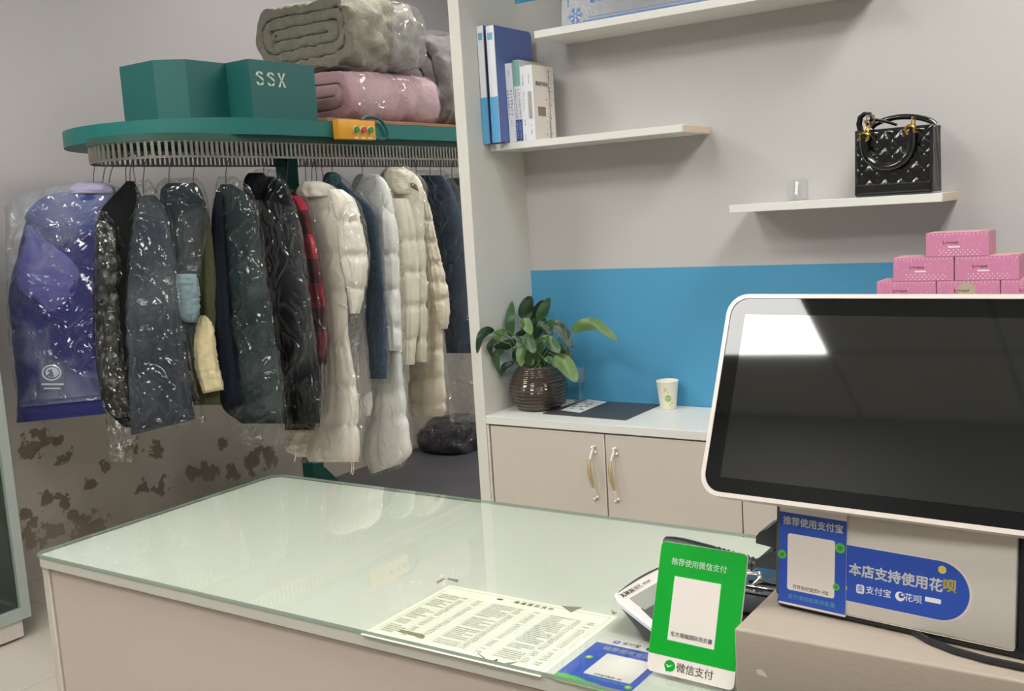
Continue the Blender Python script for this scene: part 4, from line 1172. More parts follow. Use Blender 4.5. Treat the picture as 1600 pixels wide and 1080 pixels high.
def band(r, z0, z1, th=.003):
    o_ = stadium(r, 40, XT, YT0); i_ = stadium(r - th, 40, XT, YT0); n = len(o_)
    vs = [(*p, z0) for p in o_] + [(*p, z1) for p in o_] + [(*p, z1) for p in i_] + [(*p, z0) for p in i_]
    return vs, [(k * n + i, k * n + (i + 1) % n, ((k + 1) % 4) * n + (i + 1) % n, ((k + 1) % 4) * n + i) for k in range(4) for i in range(n)]
b = MB(); b.add(*band(RT_ + .006, 1.731, 1.757)); b.build('number_strip', m_strip, cv, sharp=50)
# path at constant spacing around the loop
def pathpts(r, pitch, XC=XT, YC0=YT0):
    Lh = YC1 - YC0; per = 2 * Lh + 2 * math.pi * r; n = int(per / pitch); out = []
    for k in range(n):
        s = per * k / n
        if s < Lh: out.append((Vector((XC + r, YC1 - s, 0)), Vector((0, -1, 0)), Vector((1, 0, 0))))
        elif s < Lh + math.pi * r:
            a = -(s - Lh) / r; out.append((Vector((XC + r * math.cos(a), YC0 + r * math.sin(a), 0)), Vector((math.sin(a), -math.cos(a), 0)), Vector((math.cos(a), math.sin(a), 0))))
        elif s < 2 * Lh + math.pi * r: out.append((Vector((XC - r, YC0 + (s - Lh - math.pi * r), 0)), Vector((0, 1, 0)), Vector((-1, 0, 0))))
        else:
            a = math.pi - (s - 2 * Lh - math.pi * r) / r; out.append((Vector((XC + r * math.cos(a), YC1 + r * math.sin(a), 0)), Vector((math.sin(a), -math.cos(a), 0)), Vector((math.cos(a), math.sin(a), 0))))
    return out
b = MB()
for p, tg, nr in pathpts(RT_, .0225):
    mm = Matrix(((tg.x, nr.x, 0, p.x), (tg.y, nr.y, 0, p.y), (0, 0, 1, 0), (0, 0, 0, 1)))
    b.box(-.0052, -.002, 1.678, .0052, .003, 1.731, m=mm)
b.add(*band(RT_ + .001, 1.672, 1.680)); b.add(*band(RT_ + .001, 1.727, 1.732))
b.build('slotted_track', m_rail, cv)
# post and gusset
px_, py_ = -3.35, 3.272
MB().rbox(px_ - .035, py_ - .035, 0, px_ + .035, py_ + .035, 1.758, .003, 1).build('post', m_teald, cv)
MB().prism([(0, 0), (.32, 0), (.3, .03), (.035, .3), (0, .3)], -.01, .01, m=Matrix(((0, 0, 1, px_), (1, 0, 0, py_ + .03), (0, 1, 0, 0), (0, 0, 0, 1)))).build('foot_gusset', m_teald, cv)
MB().rbox(px_ - .3, py_ - .05, .001, px_ + .3, py_ + .05, .05, .004, 1).build('foot_beam', m_teald, cv)
MB().rbox(px_ - .035, YC1 - .2, 0, px_ + .035, YC1 - .13, 1.758, .003, 1).build('post', m_teald, cv)
# housings on the deck
XB2 = -2.952
yb2 = atX(388, 93, XB2).y; ye2 = atX(490, 103, XB2).y; zt2 = atX(440, 98, XB2).z
xb1 = atY(352, 97, yb2).x
y1n = atX(289, 93, xb1).y
ch = .05
while proj((xb1 - ch, y1n - ch, zt2))[0] > 238 and ch < .3: ch += .005
xl1 = atY(186, 103, y1n - ch).x
mb2 = MB(); mb2.prism([(xl1, y1n - ch), (xb1 - ch, y1n - ch), (xb1, y1n), (xb1, yb2 + .02), (xl1, yb2 + .02)], 1.8165, zt2)
mb2.build('motor_housing', m_teald, cv)
h2 = MB(); h2.prism([(xb1 - .3, yb2), (XB2, yb2), (XB2, ye2), (xb1 - .3, ye2)], 1.8165, zt2 + .001)
h2o = h2.build('motor_housing', m_teald, cv)
tz = atX(423, 124, XB2).z; ty_ = atX(423, 124, XB2).y
# stencilled letters, cut by stencil bridges
STM = Matrix(((0, 0, 1, XB2 + .0004), (1, 0, 0, ty_), (0, 1, 0, tz), (0, 0, 0, 1)))
m_st = M('stencil_white', 'c9cdc4', .6)
def stencil(ch_, x):
    g = MB(); hh = .0265; ww = .019
    if ch_ == 'S':
        for poly in ([(-ww, hh * .45), (-ww * .5, hh * .35), (-ww * .3, hh * .62), (-ww * .1, hh * .75), (-ww * .1, hh), (-ww * .7, hh * .85)], [(ww * .1, hh), (ww * .1, hh * .75), (ww * .45, hh * .62), (ww, hh * .55), (ww * .7, hh * .88)],
                     [(-ww, hh * .4), (-ww * .45, hh * .3), (ww * .4, -hh * .12), (ww * 1.0, -hh * .35), (ww * .9, hh * .02), (ww * .2, hh * .3), (-ww * .4, hh * .42)][::-1],
                     [(-ww, -hh * .45), (-ww * .45, -hh * .55), (-ww * .1, -hh * .75), (-ww * .1, -hh), (-ww * .75, -hh * .85)][::-1], [(ww * .1, -hh), (ww * .1, -hh * .75), (ww * .45, -hh * .6), (ww * .98, -hh * .42), (ww * .8, -hh * .85)]):
            g.prism([(x + a, c) for a, c in poly], 0, .0006, m=STM)
    else:
        for sx, sz in ((-1, 1), (1, 1), (-1, -1), (1, -1)):
            g.prism([(x + sx * ww * 1.05, sz * hh), (x + sx * ww * .5, sz * hh), (x + sx * ww * .1, sz * hh * .22), (x + sx * ww * .1, sz * hh * .02), (x + sx * ww * .36, sz * hh * .12)], 0, .0006, m=STM)
        g.prism([(x - ww * .1, hh * .12), (x + ww * .1, hh * .12), (x + ww * .1, -hh * .12), (x - ww * .1, -hh * .12)], 0, .0006, m=STM)
    g.build('stencil_letter', m_st, h2o)
stencil('S', -.056); stencil('S', 0); stencil('X', .056)
# orange push-button box on the rim
xo = XC + RR + .036
oy0 = atX(520, 205, xo).y; oy1 = atX(577, 205, xo).y; oz1 = atX(548, 189, xo).z; oz0 = atX(548, 219, xo).z
ob = MB().rbox(xo, oy0, oz0, xo + .035, oy1, oz1, .003, 2).build('control_box', M('orange_enamel', 'd99a2b', .45), cv)
for pxb, mt, nm in ((546, 'green_button', '2f8a3a'), (557, 'red_button', 'b8483e'), (567, 'green_button', '2f8a3a')):
    q = atX(pxb, 204, xo + .036)
    yy = oy0 + (oy1 - oy0) * {546: .44, 557: .64, 567: .83}[pxb]
    RX = Matrix(((0, 0, 1, xo + .035), (1, 0, 0, yy), (0, 1, 0, oz0 + (oz1 - oz0) * .5), (0, 0, 0, 1)))
    MB().prism(disc(0, 0, .016), 0, .003, m=RX).build('button_ring', M('ring_cream', 'd8d2b8', .5), ob)
    MB().prism(disc(0, 0, .0125), .003, .011, m=RX).build(mt, M(mt, nm, .4), ob)
    MB().prism(rrect(-.012, -.036, .012, -.029, .001), 0, .0008, m=RX).build('button_label', M('ring_cream', 'd8d2b8', .5), ob)
pts = [Vector((xo + .01, oy1 - .06, oz1 + .002)), Vector((xo + .012, oy1 - .02, oz1 + .02)), Vector((xo + .014, oy1 + .05, oz1 + .012)), Vector((xo + .014, oy1 + .09, oz1 - .02)), Vector((xo + .012, oy1 + .1, oz1 - .055)), Vector((xo + .006, oy1 + .07, oz1 - .07)), Vector((xo + .004, oy1 + .0, oz1 - .06))]
sm = []
for i in range(len(pts) - 1):
    p0, p1, p2, p3 = pts[max(0, i - 1)], pts[i], pts[i + 1], pts[min(len(pts) - 1, i + 2)]
    for k in range(6):
        f = k / 6; sm.append(.5 * ((2 * p1) + (p2 - p0) * f + (2 * p0 - 5 * p1 + 4 * p2 - p3) * f * f + (3 * p1 - p0 - 3 * p2 + p3) * f ** 3))
MB().tube(sm, .006, 8).build('control_cable', m_teald, cv)
# wooden board carrying the quilts
o = MB().rbox(-3.72, 3.075, 1.8165, XC + RR + .03, 4.75, 1.832, .002, 1).build('storage_board', M('board_wood', '8d6a4e', .6, var=(8, .25), stretch=(6, 1, 1))); tag(o, 'brown wooden board on the teal conveyor under the folded quilts', 'board')

# ================================================================== FOLDED QUILTS
def spiral_quilt(name, label, x0, x1, y0, y1, z0, z1, mat, film, folds=3, fluff=.012, seed=0, th=None):
    """a quilt folded over and over, its folds showing on the near end; corners rounded, tied in film"""
    t = thing(name, label, 'quilt', ((x0 + x1) / 2, y0, z0), group='bagged quilts')
    W_, H_ = x1 - x0, z1 - z0
    turns = folds; th = H_ / 2 / folds
    # centre line of the folded sheet: a flat spiral
    ctr = []
    def arc(x, z, r, a0, a1, n=8):
        for k in range(n + 1):
            a = math.radians(a0 + (a1 - a0) * k / n); ctr.append((x + r * math.cos(a) * min(1, .8), z + r * math.sin(a)))
    hw, hh = W_ / 2, H_ / 2
    lev = 0; off = th / 2
    cx, cz = (x0 + x1) / 2, (z0 + z1) / 2
    pts_ = []
    for k in range(turns):
        o_ = off + k * th
        o2 = off + (k + 1) * th
        r = hh - o_
        L_ = -hw + o_; R_ = hw - o_
        if k == 0: pts_ += [(L_ + .02, -hh + o_)]
        # bottom to the right, round, top to the left, round, down to next level
        rr = max(.004, r)
        for j in range(9):
            a = math.radians(-90 + 180 * j / 8); pts_.append((R_ - rr * .62 + rr * .62 * math.cos(a), rr * math.sin(a)))
        r2 = max(.004, (r + (hh - o2)) / 2)
        for j in range(9):
            a = math.radians(90 + 180 * j / 8); pts_.append((L_ + r2 * .62 + r2 * .62 * math.cos(a), (r - r2) + r2 * math.sin(a)))
    # thicken along the line
    n_ = len(pts_); dens = []
    for i in range(n_ - 1):
        a, c = Vector((*pts_[i], 0)), Vector((*pts_[i + 1], 0)); k = max(1, int((c - a).length / .012))
        for j in range(k): dens.append(a.lerp(c, j / k))
    dens.append(Vector((*pts_[-1], 0)))
    hth = th * .49
    loop = []
    for sgn, seq in ((1, range(len(dens))), (-1, range(len(dens) - 1, -1, -1))):
        for i in seq:
            tg = dens[min(len(dens) - 1, i + 1)] - dens[max(0, i - 1)]; nn = Vector((-tg.y, tg.x, 0)).normalized()
            loop.append(dens[i] + nn * hth * sgn)
    n_ = len(loop); ny = 26
    vs = []; fs = []
    def P(i, v, inset):
        q = loop[i]; c = dens[i] if i < len(dens) else dens[2 * len(dens) - 1 - i]
        q = c + (q - c) * inset
        sag = .016 * noise.noise(Vector((q.x * 5, v * 3, seed))) * (q.y / hh)
        x = cx + q.x * (1 - .05 * (2 * v - 1) ** 4); z = cz + q.y * (1 - .10 * (2 * v - 1) ** 4) + sag
        nz = fluff * (noise.noise(Vector((x * 16, v * (y1 - y0) * 16, z * 16 + seed))) + .6 * noise.noise(Vector((x * 45, v * 20, z * 45))))
        dirx, dirz = (q.x / hw, q.y / hh)
        return Vector((x + dirx * nz, y0 + (y1 - y0) * v + nz * .6, z + dirz * nz))
    vals = [(0, .55), (.004, .8), (.02, .97)] + [(.02 + .96 * k / ny, 1) for k in range(1, ny)] + [(.98, .97), (.996, .8), (1, .55)]
    for v, ins in vals:
        vs += [P(i, v, ins) for i in range(n_)]
    K = len(vals)
    for k in range(K - 1):
        for i in range(n_): fs.append((k * n_ + i, k * n_ + (i + 1) % n_, (k + 1) * n_ + (i + 1) % n_, (k + 1) * n_ + i))
    md = len(dens)
    for k, rv in ((0, False), (K - 1, True)):
        for i in range(md - 1):
            f = (k * n_ + i, k * n_ + i + 1, k * n_ + 2 * md - 2 - i, k * n_ + 2 * md - 1 - i); fs.append(f[::-1] if rv else f)
    b = MB(); b.add(vs, fs, 0, True); b.build('folded_quilt', mat, t, sharp=75)
    if film:
        fy0, f = film
        def fp(u, v):
            a = 2 * math.pi * u
            c, s = math.cos(a), math.sin(a)
            sx = math.copysign(abs(c) ** .45, c); sz = math.copysign(abs(s) ** .55, s)
            y = y0 + (y1 - y0) * (fy0 + (1.03 - fy0) * v)
            pinch = 1 - .45 * max(0, (v - .88) / .12) ** 2
            nz = .016 * noise.noise(Vector((sx * 3 + seed, y * 9, sz * 3))) + .008 * abs(noise.noise(Vector((sx * 9, y * 22, sz * 9))))
            return Vector((cx + (hw + .014 + nz) * sx * pinch, y, cz + (hh + .01 + nz) * sz * pinch))
        b = MB(); b.grid(fp, 70, 40, wrap=True); b.build('plastic_cover', f, t, sharp=60)
    return t
m_film = film_mat('clear_film', .035, 'e6ebec', 6.5, .45, 1.0)
m_film_b = film_mat('clear_film_blue', .14, 'd9deee', 7, .6, 1.1)
m_film_t = film_mat('tight_film', .012, 'e6e3d8', 8, .7, 1.2)
m_film_l = film_mat('light_film', .012, 'eef0ee', 8, .5, 1.0)
m_film_q = film_mat('quilt_film', .05, 'eef0ee', 4, .5, .7)
m_q1 = M('sage_plush', '918d7d', .95, bump=(90, .7), var=(28, .28), sheen=.3, detail=5)
m_q2 = M('pink_plush', 'bf9a9f', .95, bump=(90, .5), var=(14, .14), sheen=.3, detail=5)
m_q3 = M('grey_floral', '807b79', .9, bump=(50, .5), var=(17, .5), detail=4)
XR = -2.945
spiral_quilt('folded_quilt', 'pink plush quilt folded in clear film under the sage green one', -3.5, XR + .005, 3.29, 3.90, 1.833, 2.055, m_q2, (.02, m_film_q), 2, .008, 3)
spiral_quilt('folded_quilt', 'sage green plush quilt folded in film on top of the stack', atY(394, 60, 3.32).x, XR + .02, 3.32, 3.78, 2.06, 2.06 + .315, m_q1, (.45, film_mat('hazy_film', .14, 'd6d2da', 4, .6, .8)), 3, .024, 8)
spiral_quilt('folded_quilt', 'grey floral quilt in clear film at the back behind the pink one', -3.45, XR + .0, 3.97, 4.5, 1.833, 2.28, m_q3, (-.02, film_mat('shiny_film', .06, 'f2f2f2', 5, .9)), 3, .012, 5)

# ================================================================== HANGING CLOTHES
def cloth_loft(rows, d, kd, th, N=70, n=56, fold=.010, ffreq=3.0, seams=(), q=.34, sig=7, wr=.004, wfreq=22, seed=0, skew=0, power=.85, topth=.45, off=0.0, crease=0):
    """closed cloth volume lofted along its length: rows = (y, left, right); d = distance, kd = how far the two edges turn away, th = half thickness"""
    R_ = interp(rows, N); wm = max(r[2] - r[1] for r in R_) / 2
    vs = []; fs = []
    for i, (y, xl, xr) in enumerate(R_):
        t = i / (N - 1); xc, w_ = (xl + xr) / 2, max(1.0, (xr - xl) / 2)
        bul = 1.0
        for s in seams: bul -= q * math.exp(-((y - s) / sig) ** 2)
        tt = th * (topth + (1 - topth) * min(1, t / .12) ** .6) * min(1, .35 + w_ / wm * .8)
        if t > .985: tt *= .8
        for j in range(n):
            a = 2 * math.pi * j / n; c, s = math.cos(a), math.sin(a)
            ce = math.copysign(abs(c) ** power, c); se = math.copysign(abs(s) ** power, s)
            nv = RT * c - FW * s
            f1 = fold * (.3 + .7 * t) * (noise.noise(Vector((c * ffreq + seed, s * ffreq, t * 1.6 + seed))) + .5 * noise.noise(Vector((c * ffreq * 2.6, s * ffreq * 2.6 + seed, t * 3))))
            f2 = wr * noise.noise(Vector((c * 2.0 + seed, s * 2 + i * 0, t * wfreq))) 
            if crease: f2 -= crease * (abs(noise.noise(Vector((c * 3 + seed, s * 3 + t * 4, t * 14)))) - .2)
            if seams: f2 *= 1.2 - .9 * max(0, (bul - (1 - q * .8)) / (q * .8)) if bul > 1 - q * .8 else 1.5
            yy = y + skew * ce * t ** 3
            dd = d + off + kd * ce * w_ / wm - tt * bul * se
            p = EYE + ray(xc + w_ * ce * (1 - (1 - bul) * .35), yy) * (dd / F_PX) + nv * (f1 + f2)
            vs.append(p)
    for i in range(N - 1):
        for j in range(n): fs.append((i * n + j, i * n + (j + 1) % n, (i + 1) * n + (j + 1) % n, (i + 1) * n + j))
    fs.append(list(range(n))[::-1]); fs.append(list(range((N - 1) * n, N * n)))
    return MB().add(vs, fs, 0, True)

def hanger(hx, d, hy, label, hookx=None, bare=False):
    t = thing('wire_hanger', label, 'hanger', atD(hx, hy, d), group='wire hangers on the conveyor')
    top = atD(hookx or hx, 247, d); neck = atD(hx, hy, d)
    r = .012
    pts = [top + RT * (r * math.cos(a)) + UP * (r * math.sin(a)) for a in [math.radians(x) for x in (200, 150, 90, 30, -20)]]
    pts += [top + RT * .006 - UP * .016, top.lerp(neck, .5), neck]
    MB().tube(pts, .0016, 6).build('hook', M('wire', '4a4a48', .35, metal=.8), t)
    if bare: return t
    sh = atD(hx, hy + 10, d)
    MB().tube([sh - RT * .05 - UP * .06, neck, sh + RT * .05 - UP * .06], .0016, 6).build('shoulder_wire', M('wire', '4a4a48', .35, metal=.8), t)
    return t

def garment(name, label, cat, hook, rows, d, kd, th, mat, film=None, film_m=None, hook_label=None, **kw):
    p = atD(hook, rows[-1][0], d)
    t = thing(name, label, cat, p, group='bagged clothes on the conveyor')
    cloth_loft(rows, d, kd, th, **kw).build('coat_body', mat, t, sharp=80)
    if film:
        cloth_loft(film, d, kd, th + .022, N=90, n=64, fold=.012, ffreq=4, wr=.006, wfreq=18, seed=kw.get('seed', 0) + 50, power=.7, topth=.3, crease=.011, skew=kw.get('skew', 0)).build('plastic_cover', film_m or m_film, t, sharp=35)
    hanger(hook, d, rows[0][0] + 3, 'thin wire hanger holding the ' + hook_label)
    return t
def part(t, name, rows, d, kd, th, mat, **kw):
    return cloth_loft(rows, d, kd, th, **kw).build(name, mat, t, sharp=80)

F_blue = M('cobalt_cloth', '2e3068', .8, spec=.12, bump=(140, .25), var=(5, .12), sheen=.2)
F_blue2 = M('royal_yoke', '28397c', .75, bump=(140, .25))
F_lav = M('lavender_lining', 'a29cb8', .85)
F_black = M('black_cloth', '131615', .8, spec=.12, bump=(140, .25))
F_gloss = M('black_padded', '17170f', .35, bump=(18, .5), stretch=(1, 1, 3))
F_slate = M('slate_cloth', '353a42', .8, spec=.12, bump=(140, .3), var=(6, .2))
F_char = M('charcoal_cloth', '2b3136', .8, spec=.12, bump=(140, .3), var=(6, .2))
F_olive = M('olive_cloth', '4c4f38', .85, spec=.12, bump=(140, .3))
F_cuff = M('cream_cloth', 'c9bd94', .8, bump=(70, .3))
F_green = M('dark_green_wool', '2b3738', .85, spec=.12, bump=(160, .3), var=(7, .15))
F_navy = M('dark_navy_cloth', '191e27', .85, spec=.12, bump=(160, .3))
F_bk2 = M('near_black_coat', '15181b', .75, spec=.12, bump=(120, .3))
F_white = M('white_down', 'f0eadc', .6, bump=(26, .3), var=(6, .04))
F_white2 = M('white_down_cool', 'eeece6', .55, bump=(26, .3), var=(6, .04))
F_cream = M('cream_down', 'e8e1cc', .6, bump=(26, .3), var=(6, .04))
F_beige = M('beige_down', 'e0d4bd', .6, bump=(26, .4), var=(6, .05))
F_denim = M('slate_blue_cloth', '3d5266', .8, spec=.12, bump=(160, .3), var=(8, .12))
F_denim2 = M('dark_denim', '44546c', .8, spec=.12, bump=(160, .3), var=(8, .15))
F_tealc = M('teal_hood', '2c4a4c', .85)
F_grn = M('grey_green_cloth', '5c6a62', .85)
F_fur = M('fur_collar', '6e675c', .95, bump=(90, .8))
def plaid():
    m, t, out = nt('red_plaid')
    b = nd(t, 'ShaderNodeBsdfPrincipled'); b.inputs['Roughness'].default_value = .8
    g = nd(t, 'ShaderNodeNewGeometry'); sep = nd(t, 'ShaderNodeSeparateXYZ'); t.links.new(g.outputs['Position'], sep.inputs[0])
    prev = None
    for a, per in ((2, .19), (1, .14)):
        mo = nd(t, 'ShaderNodeMath', operation='PINGPONG'); mo.inputs[1].default_value = per / 2; t.links.new(sep.outputs[a], mo.inputs[0])
        gt = nd(t, 'ShaderNodeMath', operation='GREATER_THAN'); gt.inputs[1].default_value = per / 4; t.links.new(mo.outputs[0], gt.inputs[0])
        if prev is None: prev = gt.outputs[0]
        else:
            ad = nd(t, 'ShaderNodeMath', operation='ADD'); t.links.new(prev, ad.inputs[0]); t.links.new(gt.outputs[0], ad.inputs[1]); prev = ad.outputs[0]
    r = nd(t, 'ShaderNodeValToRGB'); r.color_ramp.interpolation = 'CONSTANT'
    e = r.color_ramp.elements; e[0].position = 0; e[0].color = lin('b02238'); e[1].position = .34; e[1].color = lin('5a1a26'); e2 = e.new(.75); e2.color = lin('2a1519')
    dv = nd(t, 'ShaderNodeMath', operation='MULTIPLY'); dv.inputs[1].default_value = .5; t.links.new(prev, dv.inputs[0]); t.links.new(dv.outputs[0], r.inputs[0])
    t.links.new(r.outputs[0], b.inputs['Base Color']); t.links.new(b.outputs[0], out.inputs[0]); return m
F_plaid = plaid()
F_maroon = M('maroon_cloth', '3c1a20', .85, spec=.12)

# 1 cobalt blue coat, seen flat on
g1 = garment('coat', 'cobalt blue coat with a white emblem at the left end of the rail', 'coat', 146,
    [(296, 128, 165), (305, 100, 186), (322, 60, 200), (342, 42, 206), (400, 27, 206), (440, 16, 204), (480, 14, 204), (560, 23, 204), (600, 29, 204), (652, 28, 204)],
    3.87, .0, .05, F_blue, [(284, 132, 156), (295, 70, 190), (312, 16, 206), (345, 10, 210), (420, 10, 208), (520, 12, 206), (600, 22, 206), (628, 30, 206)], m_film_b, 'cobalt blue coat', seed=1, skew=-9)
part(g1, 'shoulder_yoke', [(300, 95, 178), (306, 72, 190), (318, 55, 202), (338, 40, 206), (350, 44, 204), (362, 60, 200), (374, 86, 190)], 3.862, 0, .05, F_blue2, N=24, seed=2)
part(g1, 'collar', [(286, 122, 160), (291, 112, 174), (298, 108, 180), (303, 110, 178)], 3.85, 0, .04, F_lav, N=14, seed=3)
part(g1, 'haze_patch', [(352, 42, 48), (372, 40, 72), (400, 31, 112), (424, 26, 132), (452, 26, 126), (474, 52, 116), (486, 70, 104), (492, 84, 92)], 3.845, 0, .036, M('violet_film_haze', '5a5796', .8, bump=(140, .2)), N=30, seed=4)  # pale haze of the bag film, put in as a violet piece
EM = Matrix.Translation(atD(80, 585, 3.80)) @ Matrix(((RT.x, UP.x, -FW.x, 0), (RT.y, UP.y, -FW.y, 0), (RT.z, UP.z, -FW.z, 0), (0, 0, 0, 1)))
PX = 3.80 / F_PX
m_em = M('emblem_white', 'cfd0dc', .6)
b = MB(); b.prism(rrect(-16 * PX, -25 * PX, 19 * PX, 21 * PX, .002), -.012, -.0032, m=EM); em = b.build('emblem_patch', M('patch_navy', '24284f', .8), g1)
b = MB(); o_ = disc(0, 0, 15.5 * PX, 12.5 * PX, 36); i_ = disc(0, 0, 13 * PX, 10.2 * PX, 36); n = 36
EM2 = EM @ Matrix.Translation((0, 2.5 * PX, 0))
b.add([EM2 @ Vector((*p, -.003)) for p in o_ + i_], [(i, (i + 1) % n, n + (i + 1) % n, n + i) for i in range(n)])
b.prism(disc(1 * PX, .5 * PX, 10.5 * PX, 8 * PX, 28), -.0032, -.003, m=EM2)
b.prism(rrect(-16 * PX, -17 * PX, 19 * PX, -14.2 * PX, 0), -.0032, -.003, m=EM); b.prism(rrect(-12 * PX, -23 * PX, 14 * PX, -21 * PX, 0), -.0032, -.003, m=EM)
b.build('emblem', m_em, em)
b = MB(); b.prism([(x * PX, y * PX) for x, y in ((-8, -5), (-3, 0), (-7, 3), (0, 6), (2, 1), (4, -6), (0, -7))], -.003, -.0026, m=EM2); b.build('emblem_figure', M('patch_navy', '24284f', .8), em)
# 2 black padded jacket
g2 = garment('padded_jacket', 'black padded jacket with shiny creased film, second from the left end', 'jacket', 203,
    [(283, 198, 209), (296, 186, 216), (325, 160, 226), (352, 150, 232), (400, 148, 236), (460, 147, 238), (530, 148, 240), (600, 156, 242), (640, 166, 242), (668, 196, 242)],
    3.755, .0, .055, F_black, None, None, 'black padded jacket', seed=5)
part(g2, 'sleeve', [(345, 150, 172), (370, 149, 186), (410, 148, 190), (470, 147, 187), (520, 149, 190), (570, 152, 196), (620, 162, 204), (652, 178, 208)], 3.715, 0, .04, F_gloss, seams=(366, 398, 424, 458, 489, 523, 548, 590, 622), q=.18, sig=6, seed=6, wr=.014, wfreq=24)
cloth_loft([(330, 148, 166), (360, 147, 186), (410, 146, 191), (470, 145, 189), (520, 147, 192), (570, 150, 197), (625, 160, 206), (680, 168, 214), (722, 172, 205)], 3.705, 0, .05, N=80, n=50, fold=.006, wr=.012, wfreq=60, seed=77, crease=.012).build('plastic_cover', m_film_t, g2, sharp=35)
# 3 slate coat
g3 = garment('coat', 'slate grey coat with crumpled film bunched at its neck, third from the left end', 'coat', 224,
    [(305, 222, 240), (318, 216, 254), (345, 210, 262), (400, 204, 271), (460, 200, 278), (540, 202, 288), (600, 204, 296), (650, 206, 302), (668, 207, 304)],
    3.67, .0, .055, F_slate, [(280, 222, 232), (292, 212, 240), (306, 214, 250), (325, 210, 264), (400, 200, 276), (480, 197, 284), (570, 201, 298), (640, 203, 312), (672, 206, 322)], m_film, 'slate grey coat', seed=9, skew=-12)
# 4 charcoal jacket and its pale blue pocket bag
g4 = garment('jacket', 'charcoal jacket in film with a pale blue flap halfway down', 'jacket', 264,
    [(286, 262, 304), (296, 252, 313), (330, 250, 321), (370, 254, 312), (430, 258, 306), (500, 262, 307), (560, 266, 304), (628, 272, 306)],
    3.74, -.02, .055, F_char, [(278, 258, 306), (290, 244, 317), (330, 242, 326), (400, 252, 316), (480, 258, 311), (560, 264, 309), (632, 272, 310)], m_film, 'charcoal jacket', seed=11)
part(g4, 'pale_flap', [(428, 268, 306), (440, 266, 310), (470, 270, 312), (490, 274, 310), (504, 292, 304)], 3.675, 0, .022, M('pale_blue_cloth', '6f8388', .7), N=26, seed=12, wr=.008)
# olive jacket with cream cuffs behind it
g5 = garment('jacket', 'olive jacket with a cream forearm showing between charcoal and dark green coats', 'jacket', 302,
    [(300, 296, 308), (320, 292, 322), (370, 298, 332), (430, 296, 338), (500, 296, 338), (560, 296, 338), (600, 300, 344), (633, 304, 345)],
    3.80, -.01, .045, F_olive, None, None, 'olive jacket', seed=14)
part(g5, 'cream_sleeve', [(493, 314, 320), (500, 308, 328), (515, 304, 334), (545, 302, 337), (566, 303, 340), (590, 309, 345), (612, 318, 348)], 3.725, 0, .028, F_cuff, N=34, seed=15, wr=.006, skew=-3)
# 5 dark green long coat
g6 = garment('coat', 'long dark green wool coat in film hanging left of the black hooded coat', 'coat', 353,
    [(288, 346, 362), (300, 338, 380), (325, 333, 398), (360, 331, 404), (420, 332, 412), (500, 334, 424), (580, 338, 434), (640, 352, 443), (662, 380, 444)],
    3.845, -.05, .06, F_green, [(276, 342, 366), (290, 336, 386), (325, 332, 402), (400, 331, 413), (500, 333, 427), (600, 340, 442), (660, 356, 446), (696, 378, 440)], m_film, 'dark green wool coat', seed=17)
part(g6, 'dark_front', [(300, 338, 346), (325, 333, 350), (380, 331, 354), (460, 332, 360), (540, 334, 368), (600, 338, 376), (632, 346, 384)], 3.80, .0, .03, F_navy, seed=18)
# 6 black hooded coat
g7 = garment('coat', 'black hooded coat in shiny film hanging left of the red plaid shirt', 'coat', 412,
    [(276, 398, 428), (292, 392, 444), (320, 396, 456), (360, 402, 466), (420, 410, 474), (500, 424, 484), (580, 436, 494), (640, 448, 499), (662, 452, 498)],
    3.99, -.07, .06, F_bk2, [(264, 402, 424), (276, 392, 440), (310, 396, 458), (360, 402, 472), (440, 414, 482), (540, 432, 494), (620, 444, 502), (668, 450, 502)], m_film, 'black hooded coat', seed=20)
part(g7, 'hood', [(270, 390, 410), (276, 384, 416), (288, 381, 418), (300, 382, 412), (312, 390, 406)], 3.955, 0, .045, F_bk2, N=24, seed=21)
# 7 red plaid shirt jacket
g8 = garment('plaid_shirt', 'red and black plaid shirt jacket hanging left of the white down coats', 'shirt', 448,
    [(300, 440, 460), (318, 446, 474), (350, 448, 486), (420, 450, 496), (500, 452, 502), (570, 450, 502), (640, 448, 500), (672, 447, 490)],
    4.09, -.07, .05, F_maroon, None, None, 'red plaid shirt jacket', seed=23)
part(g8, 'sleeve', [(306, 450, 468), (322, 456, 480), (360, 464, 488), (420, 474, 499), (480, 480, 507), (530, 483, 509), (570, 484, 508)], 4.03, 0, .035, F_plaid, seed=24)
cloth_loft([(296, 446, 470), (325, 452, 488), (400, 462, 502), (500, 472, 511), (600, 452, 508), (676, 446, 496)], 4.06, -.07, .07, N=80, fold=.01, wr=.006, seed=61, crease=.014).build('plastic_cover', m_film_l, g8, sharp=35)
# 8 white long down coat
wq = [(286, 476, 506), (296, 466, 526), (312, 462, 540), (350, 474, 540), (400, 490, 540), (460, 498, 543), (535, 504, 546), (600, 504, 557), (650, 496, 559), (690, 482, 560), (708, 480, 560), (722, 486, 558)]
g9 = garment('down_coat', 'long white down coat with its sleeve in front, nearest the red plaid shirt', 'coat', 487, wq, 4.17, -.09, .07, F_white, None, None, 'nearest long white down coat',
    seams=(330, 395, 455, 537, 605, 664), q=.34, sig=7, seed=27, wr=.012, fold=.012)
part(g9, 'sleeve', [(296, 512, 534), (310, 516, 552), (335, 522, 562), (370, 527, 569), (405, 530, 575), (435, 538, 572), (470, 546, 566), (490, 549, 560)], 4.08, 0, .05, F_white, seams=(345, 400, 452), q=.34, sig=6, seed=28, wr=.008)
part(g9, 'hem_flap', [(640, 480, 510), (665, 462, 514), (688, 448, 520), (703, 447, 520), (714, 466, 520)], 4.26, -.04, .03, F_white, N=30, seed=26, wr=.01)
